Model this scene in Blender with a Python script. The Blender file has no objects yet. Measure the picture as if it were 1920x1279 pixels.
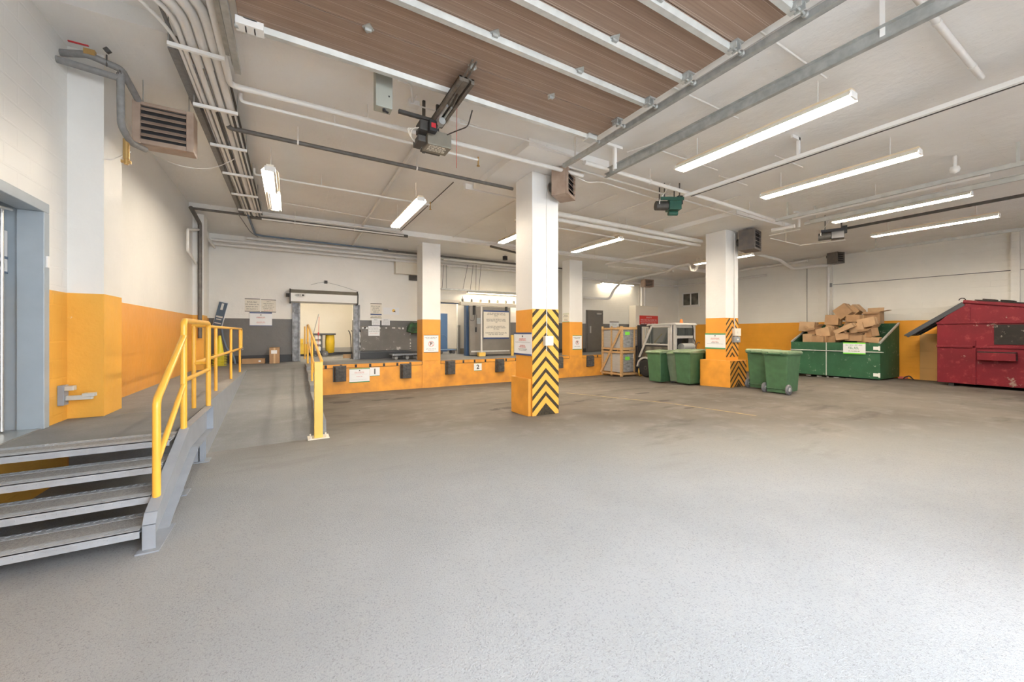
import bpy, math, random
from mathutils import Vector, Matrix, Euler
random.seed(7)
S=bpy.context.scene; C=S.collection
PI=math.pi
# ------------------------------------------------------------ camera, world, light, exposure
FPX=724.5; YAW=math.atan2(415,FPX); HY=623.5; EYE=1.9
cam=bpy.data.cameras.new('camera'); co=bpy.data.objects.new('camera',cam); C.objects.link(co)
co.location=(0,0,EYE); co.rotation_euler=(PI/2,0,-YAW)
cam.sensor_width=36; cam.sensor_fit='HORIZONTAL'; cam.lens=FPX*36/1920; cam.shift_y=(HY-639.5)/1920
cam.clip_start=.05; cam.clip_end=200
S.camera=co
S.view_settings.view_transform='Standard'; S.view_settings.look='None'
S.view_settings.exposure=1.28; S.view_settings.gamma=1; S.view_settings.use_curve_mapping=False
W=bpy.data.worlds.new('world'); S.world=W; W.use_nodes=True
bg=W.node_tree.nodes['Background']; bg.inputs[0].default_value=(.88,.94,1,1); bg.inputs[1].default_value=4.3
TUBE=66.0     # strength of the fluorescent tubes
# daylight spills in through one open vehicle doorway and the added door glazing behind the photographer
def area(name,loc,rot,sx,sy,power,col):
    l=bpy.data.lights.new(name,'AREA'); l.shape='RECTANGLE'; l.size=sx; l.size_y=sy; l.energy=power; l.color=col
    o=bpy.data.objects.new(name,l); C.objects.link(o); o.location=loc; o.rotation_euler=rot
    return o

# ------------------------------------------------------------ where a sight line meets a plane of the building
_s,_c=math.sin(YAW),math.cos(YAW)
def ray(px,py):
    u=px-960; return (_s*FPX+_c*u,_c*FPX-_s*u,HY-py)
def PZ(px,py,z):
    d=ray(px,py); t=(z-EYE)/d[2]; return Vector((d[0]*t,d[1]*t,z))
def PX(px,py,x):
    d=ray(px,py); t=x/d[0]; return Vector((x,d[1]*t,EYE+d[2]*t))
def PY(px,py,y):
    d=ray(px,py); t=y/d[1]; return Vector((d[0]*t,y,EYE+d[2]*t))
def fz(x,y):                       # the drive falls gently towards the dock
    z=max(0,min(.30,.045*(12.5-y)))
    if x>13: z-=.13*min(1,(x-13)/7)
    if x<1: z-=.03*min(1,(1-x)/2)*(z/.3)
    return z
def G(px,py):
    z=0
    for _ in range(30):
        p=PZ(px,py,z); z=fz(p.x,p.y)
    return Vector((p.x,p.y,z))
DK=.92        # dock and landing level
CE=5.15       # main ceiling
XL=-2.2; XR=20.0; YB=15.05

# ------------------------------------------------------------ materials
def mat(name,col,rough=.6,metal=0,noise=.0,nscale=6,bump=0,bscale=40,spec=.5,c2=None,emit=None,alpha=None,stretch=None):
    m=bpy.data.materials.new(name); m.use_nodes=True; nt=m.node_tree; n=nt.nodes; L=nt.links
    b=n['Principled BSDF']; b.inputs['Roughness'].default_value=rough; b.inputs['Metallic'].default_value=metal
    b.inputs['Specular IOR Level'].default_value=spec
    b.inputs['Base Color'].default_value=(*col,1)
    if noise or bump or c2:
        tc=n.new('ShaderNodeTexCoord'); vec=tc.outputs['Object']
        if stretch:
            mp=n.new('ShaderNodeMapping'); mp.inputs['Scale'].default_value=stretch; L.new(vec,mp.inputs[0]); vec=mp.outputs[0]
    if noise or c2:
        t=n.new('ShaderNodeTexNoise'); t.inputs['Scale'].default_value=nscale; t.inputs['Detail'].default_value=6
        L.new(vec,t.inputs['Vector'])
        r=n.new('ShaderNodeValToRGB'); r.color_ramp.elements[0].position=.35; r.color_ramp.elements[1].position=.68
        a=c2 if c2 else tuple(max(0,c*(1-noise)) for c in col)
        r.color_ramp.elements[0].color=(*a,1); r.color_ramp.elements[1].color=(*col,1)
        L.new(t.outputs[0],r.inputs[0]); L.new(r.outputs[0],b.inputs['Base Color'])
    if bump:
        t2=n.new('ShaderNodeTexNoise'); t2.inputs['Scale'].default_value=bscale; t2.inputs['Detail'].default_value=4
        L.new(vec,t2.inputs['Vector'])
        bp=n.new('ShaderNodeBump'); bp.inputs['Strength'].default_value=bump; bp.inputs['Distance'].default_value=.02
        L.new(t2.outputs[0],bp.inputs['Height']); L.new(bp.outputs[0],b.inputs['Normal'])
    if emit:
        b.inputs['Emission Color'].default_value=(*emit[0],1); b.inputs['Emission Strength'].default_value=emit[1]
    if alpha is not None: b.inputs['Alpha'].default_value=alpha
    return m
def nd(nt,t,**k):
    x=nt.nodes.new(t)
    for a,v in k.items(): setattr(x,a,v)
    return x
def mth(nt,op,a,b=None,c=None):
    x=nt.nodes.new('ShaderNodeMath'); x.operation=op
    for i,v in enumerate((a,b,c)):
        if v is None: continue
        if isinstance(v,(int,float)): x.inputs[i].default_value=v
        else: nt.links.new(v,x.inputs[i])
    return x.outputs[0]
def mixc(nt,f,a,b):
    x=nt.nodes.new('ShaderNodeMix'); x.data_type='RGBA'
    if isinstance(f,(int,float)): x.inputs[0].default_value=f
    else: nt.links.new(f,x.inputs[0])
    for i,v in ((6,a),(7,b)):
        if isinstance(v,tuple): x.inputs[i].default_value=(*v[:3],1)
        else: nt.links.new(v,x.inputs[i])
    return x.outputs[2]
def noise(nt,vec,scale,detail=5,rough=.55):
    t=nt.nodes.new('ShaderNodeTexNoise'); t.inputs['Scale'].default_value=scale; t.inputs['Detail'].default_value=detail
    t.inputs['Roughness'].default_value=rough
    if vec is not None: nt.links.new(vec,t.inputs['Vector'])
    return t.outputs[0]
def ramp(nt,v,p0,p1,a=(0,0,0),b=(1,1,1)):
    r=nt.nodes.new('ShaderNodeValToRGB'); e=r.color_ramp.elements; e[0].position=p0; e[1].position=p1
    e[0].color=(*a,1); e[1].color=(*b,1); nt.links.new(v,r.inputs[0]); return r.outputs[0]
WHITE=(.80,.785,.75); ORANGE=(.83,.36,.045); YELLOW=(.86,.46,.075); GREYP=(.155,.152,.145); BLACKP=(.035,.037,.04)
def paint_wall(name,top=WHITE,band=ORANGE,zb=2.35,low=None,zl=0,blocks=None,axis='x',rough=.45,scuff=.5,boards=0,scuffcol=(.75,.73,.70)):
    """plaster or block wall: white paint above, a coloured dado below, scuffs, mortar joints as relief"""
    m=bpy.data.materials.new(name); m.use_nodes=True; nt=m.node_tree; b=nt.nodes['Principled BSDF']
    g=nd(nt,'ShaderNodeNewGeometry'); sx=nd(nt,'ShaderNodeSeparateXYZ'); nt.links.new(g.outputs['Position'],sx.inputs[0])
    z=sx.outputs[2]; h=sx.outputs[1] if axis=='y' else sx.outputs[0]
    n1=noise(nt,g.outputs['Position'],1.3); n2=noise(nt,g.outputs['Position'],9)
    w=mixc(nt,ramp(nt,n1,.35,.7),tuple(c*.95 for c in top),top)
    bd=mixc(nt,ramp(nt,n1,.3,.7),tuple(c*.86 for c in band),band)
    f=mth(nt,'LESS_THAN',z,zb)
    col=mixc(nt,f,w,bd)
    if low: col=mixc(nt,mth(nt,'LESS_THAN',z,zl),col,low)
    if scuff:
        n3=noise(nt,g.outputs['Position'],3.2,8,.7)
        sc=mth(nt,'MULTIPLY',mth(nt,'GREATER_THAN',n3,.74-.06*scuff),f)
        col=mixc(nt,sc,col,scuffcol)
    nt.links.new(col,b.inputs['Base Color']); b.inputs['Roughness'].default_value=rough
    cx=nd(nt,'ShaderNodeCombineXYZ'); nt.links.new(h,cx.inputs[0]); nt.links.new(z,cx.inputs[1])
    hgt=n2
    if blocks:
        br=nd(nt,'ShaderNodeTexBrick'); br.inputs['Scale'].default_value=1
        br.inputs['Brick Width'].default_value=blocks[0]; br.inputs['Row Height'].default_value=blocks[1]
        br.inputs['Mortar Size'].default_value=.012; br.inputs['Mortar Smooth'].default_value=.3
        nt.links.new(cx.outputs[0],br.inputs['Vector'])
        hgt=mth(nt,'SUBTRACT',mth(nt,'MULTIPLY',n2,.15),mth(nt,'MULTIPLY',br.outputs['Fac'],.6))
    bp=nd(nt,'ShaderNodeBump'); bp.inputs['Strength'].default_value=.35; bp.inputs['Distance'].default_value=.02
    nt.links.new(hgt,bp.inputs['Height']); nt.links.new(bp.outputs[0],b.inputs['Normal'])
    return m
def concrete_floor(name,c1,c2,c3,dusty=1,bstr=.5,bscale=55):
    m=bpy.data.materials.new(name); m.use_nodes=True; nt=m.node_tree; b=nt.nodes['Principled BSDF']
    g=nd(nt,'ShaderNodeNewGeometry'); P=g.outputs['Position']
    mp=nd(nt,'ShaderNodeMapping'); mp.inputs['Scale'].default_value=(.35,1,1); nt.links.new(P,mp.inputs[0])
    n1=noise(nt,mp.outputs[0],.55,7,.6); n2=noise(nt,P,3,8,.65); n3=noise(nt,P,70,2)
    col=mixc(nt,ramp(nt,n1,.36,.64),c2,c1)
    col=mixc(nt,mth(nt,'MULTIPLY',ramp(nt,n2,.5,.78),.45),col,c3)
    col=mixc(nt,mth(nt,'MULTIPLY',ramp(nt,n3,.3,.7),.22),col,tuple(c*.55 for c in c2))
    nt.links.new(col,b.inputs['Base Color']); b.inputs['Roughness'].default_value=.82; b.inputs['Specular IOR Level'].default_value=.3
    bp=nd(nt,'ShaderNodeBump'); bp.inputs['Strength'].default_value=bstr; bp.inputs['Distance'].default_value=.01
    nt.links.new(noise(nt,P,bscale,3),bp.inputs['Height']); nt.links.new(bp.outputs[0],b.inputs['Normal'])
    return m
STAINS=[(*G(px,py)[:2],a,b) for px,py,a,b in ((645,754,.9,.45),(740,748,1.3,.3),(945,766,.8,.35),(1090,752,.5,.2),(1150,748,.6,.2),(1240,752,.7,.2),(1290,765,.5,.15),(1120,741,.5,.15),(1200,738,.6,.2))]
def drive_floor():
    """asphalt: pale, sanded near the doors, browner and oil-stained in the bays, darkened rightwards against over-bright light"""
    m=bpy.data.materials.new('asphalt_drive'); m.use_nodes=True; nt=m.node_tree; b=nt.nodes['Principled BSDF']
    g=nd(nt,'ShaderNodeNewGeometry'); P=g.outputs['Position']; sx=nd(nt,'ShaderNodeSeparateXYZ'); nt.links.new(P,sx.inputs[0])
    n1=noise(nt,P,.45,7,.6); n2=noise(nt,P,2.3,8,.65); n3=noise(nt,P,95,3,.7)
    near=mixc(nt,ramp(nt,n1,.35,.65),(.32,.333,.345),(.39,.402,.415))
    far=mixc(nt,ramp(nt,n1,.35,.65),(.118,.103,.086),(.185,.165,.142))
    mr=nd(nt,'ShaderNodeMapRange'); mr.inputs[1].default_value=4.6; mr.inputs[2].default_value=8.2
    nt.links.new(mth(nt,'ADD',mth(nt,'ADD',mth(nt,'ADD',sx.outputs[1],mth(nt,'MULTIPLY',sx.outputs[0],.58)),mth(nt,'MULTIPLY',n1,2.4)),-1.2),mr.inputs[0])  # dirtier bays, plus albedo lowered to the right where light came out too strong
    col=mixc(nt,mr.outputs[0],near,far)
    mp=nd(nt,'ShaderNodeMapping'); mp.inputs['Scale'].default_value=(.5,1.6,1); nt.links.new(P,mp.inputs[0])
    st=ramp(nt,noise(nt,mp.outputs[0],1.1,6,.6),.56,.68)
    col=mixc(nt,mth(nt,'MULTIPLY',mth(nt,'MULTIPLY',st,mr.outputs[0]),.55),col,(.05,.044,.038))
    for cx,cy,ax,ay in STAINS:
        dx=mth(nt,'DIVIDE',mth(nt,'SUBTRACT',sx.outputs[0],cx),ax); dy=mth(nt,'DIVIDE',mth(nt,'SUBTRACT',sx.outputs[1],cy),ay)
        d=mth(nt,'ADD',mth(nt,'MULTIPLY',dx,dx),mth(nt,'MULTIPLY',dy,dy))
        col=mixc(nt,mth(nt,'MULTIPLY',ramp(nt,mth(nt,'ADD',d,mth(nt,'MULTIPLY',n2,1.6)),.9,1.5,(1,1,1),(0,0,0)),.72),col,(.045,.04,.036))
    col=mixc(nt,mth(nt,'MULTIPLY',ramp(nt,n2,.52,.75),.30),col,(.36,.36,.355))
    col=mixc(nt,mth(nt,'MULTIPLY',ramp(nt,n3,.54,.66),.42),col,(.10,.10,.105))
    # worn yellow bay line
    d=mth(nt,'ABSOLUTE',mth(nt,'SUBTRACT',sx.outputs[1],8.55))
    ln=mth(nt,'MULTIPLY',mth(nt,'LESS_THAN',d,.05),mth(nt,'MULTIPLY',mth(nt,'GREATER_THAN',sx.outputs[0],5.6),mth(nt,'LESS_THAN',sx.outputs[0],9.6)))
    nt.links.new(col,b.inputs['Base Color']); b.inputs['Roughness'].default_value=.78; b.inputs['Specular IOR Level'].default_value=.35
    bp=nd(nt,'ShaderNodeBump'); bp.inputs['Strength'].default_value=.9; bp.inputs['Distance'].default_value=.012
    nt.links.new(noise(nt,P,85,4,.75),bp.inputs['Height']); nt.links.new(bp.outputs[0],b.inputs['Normal'])
    return m
def ceiling_mat():
    m=bpy.data.materials.new('painted_concrete_ceiling'); m.use_nodes=True; nt=m.node_tree; b=nt.nodes['Principled BSDF']
    g=nd(nt,'ShaderNodeNewGeometry'); P=g.outputs['Position']; sx=nd(nt,'ShaderNodeSeparateXYZ'); nt.links.new(P,sx.inputs[0])
    n1=noise(nt,P,.8,6)
    col=mixc(nt,ramp(nt,n1,.3,.7),(.82,.805,.775),(.89,.88,.855))
    n3=noise(nt,P,30,4,.7); n4=noise(nt,P,.9,3)
    pit=mth(nt,'MULTIPLY',mth(nt,'GREATER_THAN',n3,.70),mth(nt,'GREATER_THAN',n4,.56))
    col=mixc(nt,mth(nt,'MULTIPLY',pit,.7),col,(.20,.19,.18))
    nt.links.new(col,b.inputs['Base Color']); b.inputs['Roughness'].default_value=.5
    # board marks: joints every 1.22 m along the building, 0.61 m across, in relief
    def joint(v,p,w):
        f=mth(nt,'FRACT',mth(nt,'DIVIDE',v,p)); return mth(nt,'LESS_THAN',f,w/p)
    brk=mth(nt,'GREATER_THAN',noise(nt,P,.7,2),.50)
    j=mth(nt,'MAXIMUM',joint(mth(nt,'ADD',sx.outputs[0],20),1.22,.02),mth(nt,'MULTIPLY',joint(mth(nt,'ADD',sx.outputs[1],20.3),2.44,.02),1))
    bj=mth(nt,'MULTIPLY',mth(nt,'MULTIPLY',joint(mth(nt,'ADD',sx.outputs[0],20),.15,.014),mth(nt,'GREATER_THAN',sx.outputs[0],11)),brk)
    bp=nd(nt,'ShaderNodeBump'); bp.inputs['Strength'].default_value=1.0; bp.inputs['Distance'].default_value=.035
    nt.links.new(mth(nt,'ADD',mth(nt,'MULTIPLY',noise(nt,P,3.5,6,.6),.6),mth(nt,'ADD',mth(nt,'MULTIPLY',j,.3),mth(nt,'MULTIPLY',bj,.5))),bp.inputs['Height'])
    nt.links.new(bp.outputs[0],b.inputs['Normal'])
    return m
M={}
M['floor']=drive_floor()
M['dock']=concrete_floor('dock_concrete',(.28,.285,.29),(.205,.21,.214),(.35,.355,.36),bstr=.2,bscale=20)
M['ramp']=concrete_floor('ramp_concrete',(.25,.257,.265),(.165,.17,.177),(.33,.34,.35),bstr=.3,bscale=30)
M['ceil']=ceiling_mat()
M['wall_l']=paint_wall('left_wall_paint',band=(.80,.36,.06),axis='y',scuff=.2,rough=.33)
M['wall_l2']=paint_wall('left_block_paint',band=(.84,.44,.07),axis='y',blocks=(.40,.20),scuff=.2)
M['pil']=paint_wall('pilaster_paint',band=(.86,.45,.07),scuff=.5)
M['wall_b']=paint_wall('back_wall_paint',top=(.86,.835,.785),band=GREYP,low=BLACKP,zl=1.16,scuff=.75)
M['wall_r']=paint_wall('right_wall_paint',top=(.86,.835,.77),band=(.95,.42,.035),axis='y',blocks=(3.2,.2),scuff=.1)
M['wall_rb']=paint_wall('far_block_paint',top=(.80,.775,.71),band=GREYP,low=BLACKP,zl=1.1,blocks=(.4,.2),scuff=.3)
M['colp']=paint_wall('column_paint',top=(.83,.815,.785),band=ORANGE,scuff=.15)
M['orange']=mat('orange_paint',ORANGE,.5,noise=.2,nscale=3,bump=.15,bscale=8)
M['dockface']=mat('worn_orange_dock_face',(.84,.38,.05),.55,c2=(.62,.27,.05),nscale=2.4,bump=.4,bscale=6)
M['yel']=mat('yellow_enamel',(.87,.47,.06),.28,noise=.06,nscale=8)
M['yelpost']=mat('bollard_yellow',(.88,.58,.12),.4,noise=.1,nscale=4)
M['hazy']=mat('hazard_yellow',(.84,.44,.07),.5,noise=.08)
M['hazk']=mat('hazard_black_worn',(.035,.028,.02),.7,c2=(.07,.055,.035),nscale=30,spec=.2)
M['steelgrey']=mat('grey_painted_steel',(.30,.325,.365),.45,noise=.12,nscale=5)
M['tread']=mat('checker_plate_grey',(.37,.395,.43),.45,noise=.15,nscale=9)
M['treadc']=mat('concrete_infill',(.37,.37,.365),.85,noise=.3,nscale=60,bump=.8,bscale=130)
M['galv']=mat('galvanised_steel',(.50,.51,.49),.42,.45,noise=.25,nscale=12)
M['galvl']=mat('galvanised_strut',(.66,.67,.64),.42,.35,noise=.15,nscale=7)
M['dark']=mat('dark_iron',(.10,.093,.085),.55,.3,noise=.3,nscale=10)
M['black']=mat('black_rubber',(.025,.025,.027),.6)
M['bump']=mat('dock_bumper_rubber',(.045,.045,.048),.65,c2=(.10,.095,.09),nscale=14,bump=.5,bscale=25)
M['wpipe']=mat('white_painted_pipe',(.80,.775,.735),.42,noise=.05,nscale=10)
M['gpipe']=mat('grey_insulation',(.27,.265,.26),.6,noise=.2,nscale=20)
M['blackpipe']=mat('dark_pipe',(.16,.145,.13),.5,.2,noise=.3,nscale=9)
M['brass']=mat('brass',(.55,.36,.14),.35,.8)
M['tan']=mat('tan_enamel_dusty',(.42,.32,.25),.55,c2=(.33,.235,.18),nscale=5)
M['dgrey']=mat('dark_grey_enamel',(.115,.11,.105),.5,c2=(.17,.14,.12),nscale=6)
M['doorbrown']=mat('brown_door_panel',(.335,.235,.175),.6,c2=(.29,.20,.15),nscale=4,stretch=(1,14,1))
M['seam']=mat('door_rib',(.58,.45,.36),.5)
M['white']=mat('white_enamel',(.84,.83,.80),.4)
M['cream']=mat('cream_panel',(.78,.73,.63),.5)
M['paper']=mat('sign_white',(.82,.83,.84),.4)
M['ink']=mat('sign_ink',(.07,.065,.06),.6)
M['navy']=mat('sign_navy',(.035,.07,.20),.5)
M['signred']=mat('sign_red_lettering',(.62,.12,.10),.5)
M['redsign']=mat('red_sign',(.62,.035,.03),.4)
M['green']=mat('sign_green',(.07,.30,.13),.5)
M['lime']=mat('lime_label',(.22,.75,.08),.5)
M['tube']=mat('fluorescent_tube',(1,1,1),.4,emit=((1,.88,.71),TUBE))
M['tubel']=mat('cool_fluorescent_tube',(1,1,1),.4,emit=((1,.88,.70),TUBE*.2))
M['refl']=mat('fixture_reflector',(.86,.82,.72),.35)
M['refl2']=mat('fixture_warm_back',(.72,.60,.42),.45)
M['blue']=mat('blue_door_paint',(.055,.125,.27),.45)
M['gdoor']=mat('grey_blue_door',(.36,.41,.45),.35,noise=.06)
M['gdoor2']=mat('dark_grey_door',(.135,.125,.11),.45,noise=.1)
M['steel']=mat('brushed_steel',(.62,.62,.60),.3,.8,noise=.1,stretch=(1,1,20))
M['cooler']=mat('cooler_door_grey',(.235,.215,.19),.38,.25,noise=.12,nscale=3)
M['card']=mat('cardboard',(.47,.29,.155),.8,noise=.14,nscale=5)
M['card2']=mat('pale_cardboard',(.56,.37,.21),.8,noise=.14,nscale=5)
M['cardin']=mat('cardboard_inside',(.30,.18,.10),.85,noise=.1)
M['tape']=mat('parcel_tape',(.62,.42,.22),.3)
M['wood']=mat('pine_lumber',(.66,.42,.20),.6,noise=.25,nscale=4,stretch=(3,3,12))
M['wrap']=mat('stretch_wrap',(.22,.225,.235),.18,.1,c2=(.42,.43,.45),nscale=5,bump=.9,bscale=9,stretch=(1,1,3.5))
M['slatg']=mat('grey_slat_stack',(.50,.49,.47),.6,noise=.2,stretch=(1,1,40),nscale=3)
M['bin']=mat('bin_green',(.055,.135,.062),.5,noise=.2,nscale=7)
M['bin2']=mat('faded_bin_green',(.17,.225,.16),.55,noise=.25,nscale=7)
M['binlid']=mat('bin_lid_green',(.12,.20,.075),.5,c2=(.26,.31,.22),nscale=5)
M['wheel']=mat('grey_wheel_rubber',(.14,.14,.15),.6)
M['hub']=mat('wheel_hub',(.30,.31,.31),.5)
def worn(name,base,w1,w2,sc=2.3):
    m=bpy.data.materials.new(name); m.use_nodes=True; nt=m.node_tree; b=nt.nodes['Principled BSDF']
    tc=nd(nt,'ShaderNodeTexCoord'); P=tc.outputs['Object']
    col=mixc(nt,ramp(nt,noise(nt,P,1.4,6),.35,.68),tuple(c*.72 for c in base),base)
    col=mixc(nt,ramp(nt,noise(nt,P,sc,9,.72),.615,.63),col,w1)
    col=mixc(nt,mth(nt,'MULTIPLY',ramp(nt,noise(nt,P,5.5,6,.7),.55,.68),.5),col,w2)
    nt.links.new(col,b.inputs['Base Color']); b.inputs['Roughness'].default_value=.6; b.inputs['Specular IOR Level'].default_value=.3
    return m
M['dgreen']=worn('dumpster_green',(.035,.125,.06),(.22,.27,.20),(.05,.11,.06),6)
M['dred']=worn('dumpster_red',(.19,.010,.02),(.27,.19,.155),(.34,.07,.07),2.2)
M['soot']=worn('rusty_black_steel',(.022,.018,.016),(.30,.26,.22),(.06,.04,.03),5)
M['lidk']=mat('dumpster_lid_plastic',(.055,.062,.072),.4,noise=.2,nscale=3)
M['tarn']=mat('tan_sheet',(.62,.36,.12),.4,.1,noise=.12,nscale=1)
M['fork']=mat('forklift_grey',(.50,.49,.47),.4,noise=.1)
M['mast']=mat('mast_black',(.03,.03,.034),.4,.3)
M['amber']=mat('amber_beacon',(.80,.22,.03),.3)
M['opgreen']=mat('operator_green',(.02,.095,.065),.4,noise=.2)
M['opbrown']=mat('operator_taupe',(.24,.215,.17),.45,noise=.15)
M['railm']=mat('rail_grey_brown',(.19,.165,.135),.5,.2,noise=.4,nscale=14)
M['guidem']=mat('dirty_guide_steel',(.33,.34,.355),.45,.3,c2=(.15,.15,.155),nscale=7)
M['boxgreen']=mat('control_box_greygreen',(.36,.37,.32),.45)
M['cone']=mat('yellow_plastic',(.83,.73,.05),.4)
M['bag']=mat('yellow_vinyl_bag',(.83,.55,.03),.4,noise=.12,nscale=6,bump=.3,bscale=8)
M['cart']=mat('cart_charcoal',(.06,.062,.067),.5)
M['red']=mat('red_plastic',(.55,.03,.04),.4)
M['glass']=bpy.data.materials.new('cab_glass'); M['glass'].use_nodes=True
_b=M['glass'].node_tree.nodes['Principled BSDF']; _b.inputs['Base Color'].default_value=(.10,.12,.12,1); _b.inputs['Alpha'].default_value=.5; _b.inputs['Specular IOR Level'].default_value=.25; _b.inputs['Roughness'].default_value=.05
M['pane']=bpy.data.materials.new('door_pane'); M['pane'].use_nodes=True
_b=M['pane'].node_tree.nodes['Principled BSDF']; _b.inputs['Alpha'].default_value=.45; _b.inputs['Roughness'].default_value=.3  # for the unseen upper door glazing, added to pass daylight onto ceiling and right wall
M['dglass']=mat('dark_window_glass',(.05,.05,.045),.08,c2=(.16,.15,.12),nscale=3)
M['poly']=mat('translucent_wrap_sheet',(.42,.46,.47),.25,noise=.3,nscale=4)
M['bluecable']=mat('blue_grey_cable',(.13,.18,.25),.5)

# ------------------------------------------------------------ mesh builder
class MB:
    def __init__(s): s.v=[];s.f=[];s.sm=[];s.mi=[];s.cur=0
    def use(s,i): s.cur=i; return s
    def add(s,vs,fs,sm=False):
        o=len(s.v); s.v+=[Vector(v) for v in vs]
        for f in fs: s.f.append([o+i for i in f]); s.sm.append(sm); s.mi.append(s.cur)
        return s
    def box(s,x0,x1,y0,y1,z0,z1,R=None,o=None):
        vs=[Vector((x,y,z)) for x in (x0,x1) for y in (y0,y1) for z in (z0,z1)]
        if R is not None: vs=[R@v for v in vs]
        if o is not None: vs=[v+Vector(o) for v in vs]
        return s.add(vs,[(0,1,3,2),(4,6,7,5),(0,4,5,1),(2,3,7,6),(0,2,6,4),(1,5,7,3)])
    def cbox(s,c,sz,R=None):
        x,y,z=[q/2 for q in sz]; return s.box(-x,x,-y,y,-z,z,R,c)
    def cyl(s,a,b,r,n=12,r2=None,caps=True):
        a=Vector(a);b=Vector(b); d=(b-a).normalized()
        u=d.orthogonal().normalized(); w=d.cross(u)
        r2=r if r2 is None else r2; vs=[]
        for i in range(n):
            t=2*PI*i/n; e=u*math.cos(t)+w*math.sin(t); vs+=[a+e*r,b+e*r2]
        fs=[(2*i,2*i+1,(2*i+3)%(2*n),(2*i+2)%(2*n)) for i in range(n)]
        s.add(vs,fs,True)
        if caps:
            s.add([vs[2*i] for i in range(n)],[tuple(range(n))]); s.add([vs[2*i+1] for i in range(n)],[tuple(range(n-1,-1,-1))])
        return s
    def tube(s,pts,r,n=10,bend=0):
        pts=[Vector(p) for p in pts]
        if bend and len(pts)>2:
            q=[pts[0]]
            for i in range(1,len(pts)-1):
                a,b,c=pts[i-1],pts[i],pts[i+1]; d1=(a-b); d2=(c-b)
                k=min(bend,d1.length*.45,d2.length*.45); p=b+d1.normalized()*k; e=b+d2.normalized()*k
                for j in range(7):
                    t=j/6; q.append(p*(1-t)**2+b*2*t*(1-t)+e*t*t)
            q.append(pts[-1]); pts=q
        # swept with one shared ring per point
        ring=[]; up=None
        for i,p in enumerate(pts):
            d=(pts[min(i+1,len(pts)-1)]-pts[max(i-1,0)])
            if d.length<1e-6: d=Vector((0,0,1))
            d.normalize()
            if up is None: up=d.orthogonal().normalized()
            else: up=(up-d*up.dot(d)); up=up.normalized() if up.length>1e-5 else d.orthogonal().normalized()
            w=d.cross(up); k=1
            if 0<i<len(pts)-1:
                a=(pts[i]-pts[i-1]).normalized(); cs=max(.5,a.dot(d)); k=1/cs
            ring.append([p+(up*math.cos(2*PI*j/n)+w*math.sin(2*PI*j/n))*r*min(k,1.35) for j in range(n)])
        vs=[v for q in ring for v in q]; fs=[]
        for i in range(len(ring)-1):
            for j in range(n): fs.append((i*n+j,i*n+(j+1)%n,(i+1)*n+(j+1)%n,(i+1)*n+j))
        s.add(vs,fs,True); s.add(ring[0],[tuple(range(n-1,-1,-1))]); s.add(ring[-1],[tuple(range(n))])
        return s
    def prism(s,pts,axis,a,b):
        """pts: 2D outline; axis: the direction it is pushed along"""
        def mk(p,t):
            return {'x':(t,p[0],p[1]),'y':(p[0],t,p[1]),'z':(p[0],p[1],t)}[axis]
        n=len(pts); vs=[mk(p,a) for p in pts]+[mk(p,b) for p in pts]
        fs=[tuple(range(n-1,-1,-1)),tuple(range(n,2*n))]+[(i,(i+1)%n,n+(i+1)%n,n+i) for i in range(n)]
        return s.add(vs,fs)
    def lathe(s,prof,c=(0,0,0),n=20,axis='z'):
        vs=[]
        for r,h in prof:
            for i in range(n):
                t=2*PI*i/n; x,y=r*math.cos(t),r*math.sin(t)
                v={'z':(x,y,h),'x':(h,x,y),'y':(x,h,y)}[axis]; vs.append(Vector(v)+Vector(c))
        fs=[(k*n+i,k*n+(i+1)%n,(k+1)*n+(i+1)%n,(k+1)*n+i) for k in range(len(prof)-1) for i in range(n)]
        s.add(vs,fs,True); s.add(vs[:n],[tuple(range(n-1,-1,-1))]); s.add(vs[-n:],[tuple(range(n))])
        return s
    def build(s,name,m,parent=None,bevel=0,off=None,seg=2):
        me=bpy.data.meshes.new(name)
        vs=s.v if off is None else [v-Vector(off) for v in s.v]
        me.from_pydata([tuple(v) for v in vs],[],s.f)
        me.polygons.foreach_set('use_smooth',s.sm); me.polygons.foreach_set('material_index',s.mi)
        for q in (m if isinstance(m,(list,tuple)) else [m]): me.materials.append(q)
        me.update()
        import bmesh
        b=bmesh.new(); b.from_mesh(me); bmesh.ops.recalc_face_normals(b,faces=b.faces); b.to_mesh(me); b.free()
        o=bpy.data.objects.new(name,me); C.objects.link(o)
        if parent: o.parent=parent
        if bevel:
            md=o.modifiers.new('edge','BEVEL'); md.width=bevel; md.segments=seg; md.limit_method='ANGLE'; md.angle_limit=.7
            md.harden_normals=False
        return o
def tag(o,label,cat,group=None):
    o['label']=label; o['category']=cat
    if group: o['group']=group
    return o
def thing(name,label,cat,loc=(0,0,0),rz=0,group=None,rot=None):
    o=bpy.data.objects.new(name,None); C.objects.link(o); o.location=loc; o.empty_display_size=.1
    o.rotation_euler=rot if rot else (0,0,rz)
    return tag(o,label,cat,group)
def struct(name,mb,m,parent=None,bevel=0):
    o=mb.build(name,m,parent,bevel)
    if not parent: o['kind']='structure'
    return o
def dup(r,loc,rz,label,group=None,rot=None):
    c=r.copy(); C.objects.link(c); c.location=loc; c.rotation_euler=rot if rot else (0,0,rz); c['label']=label
    if group: c['group']=group
    for ch in list(r.children):
        d=ch.copy(); C.objects.link(d); d.parent=c
        for g in list(ch.children):
            e=g.copy(); C.objects.link(e); e.parent=d
    return c
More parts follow.
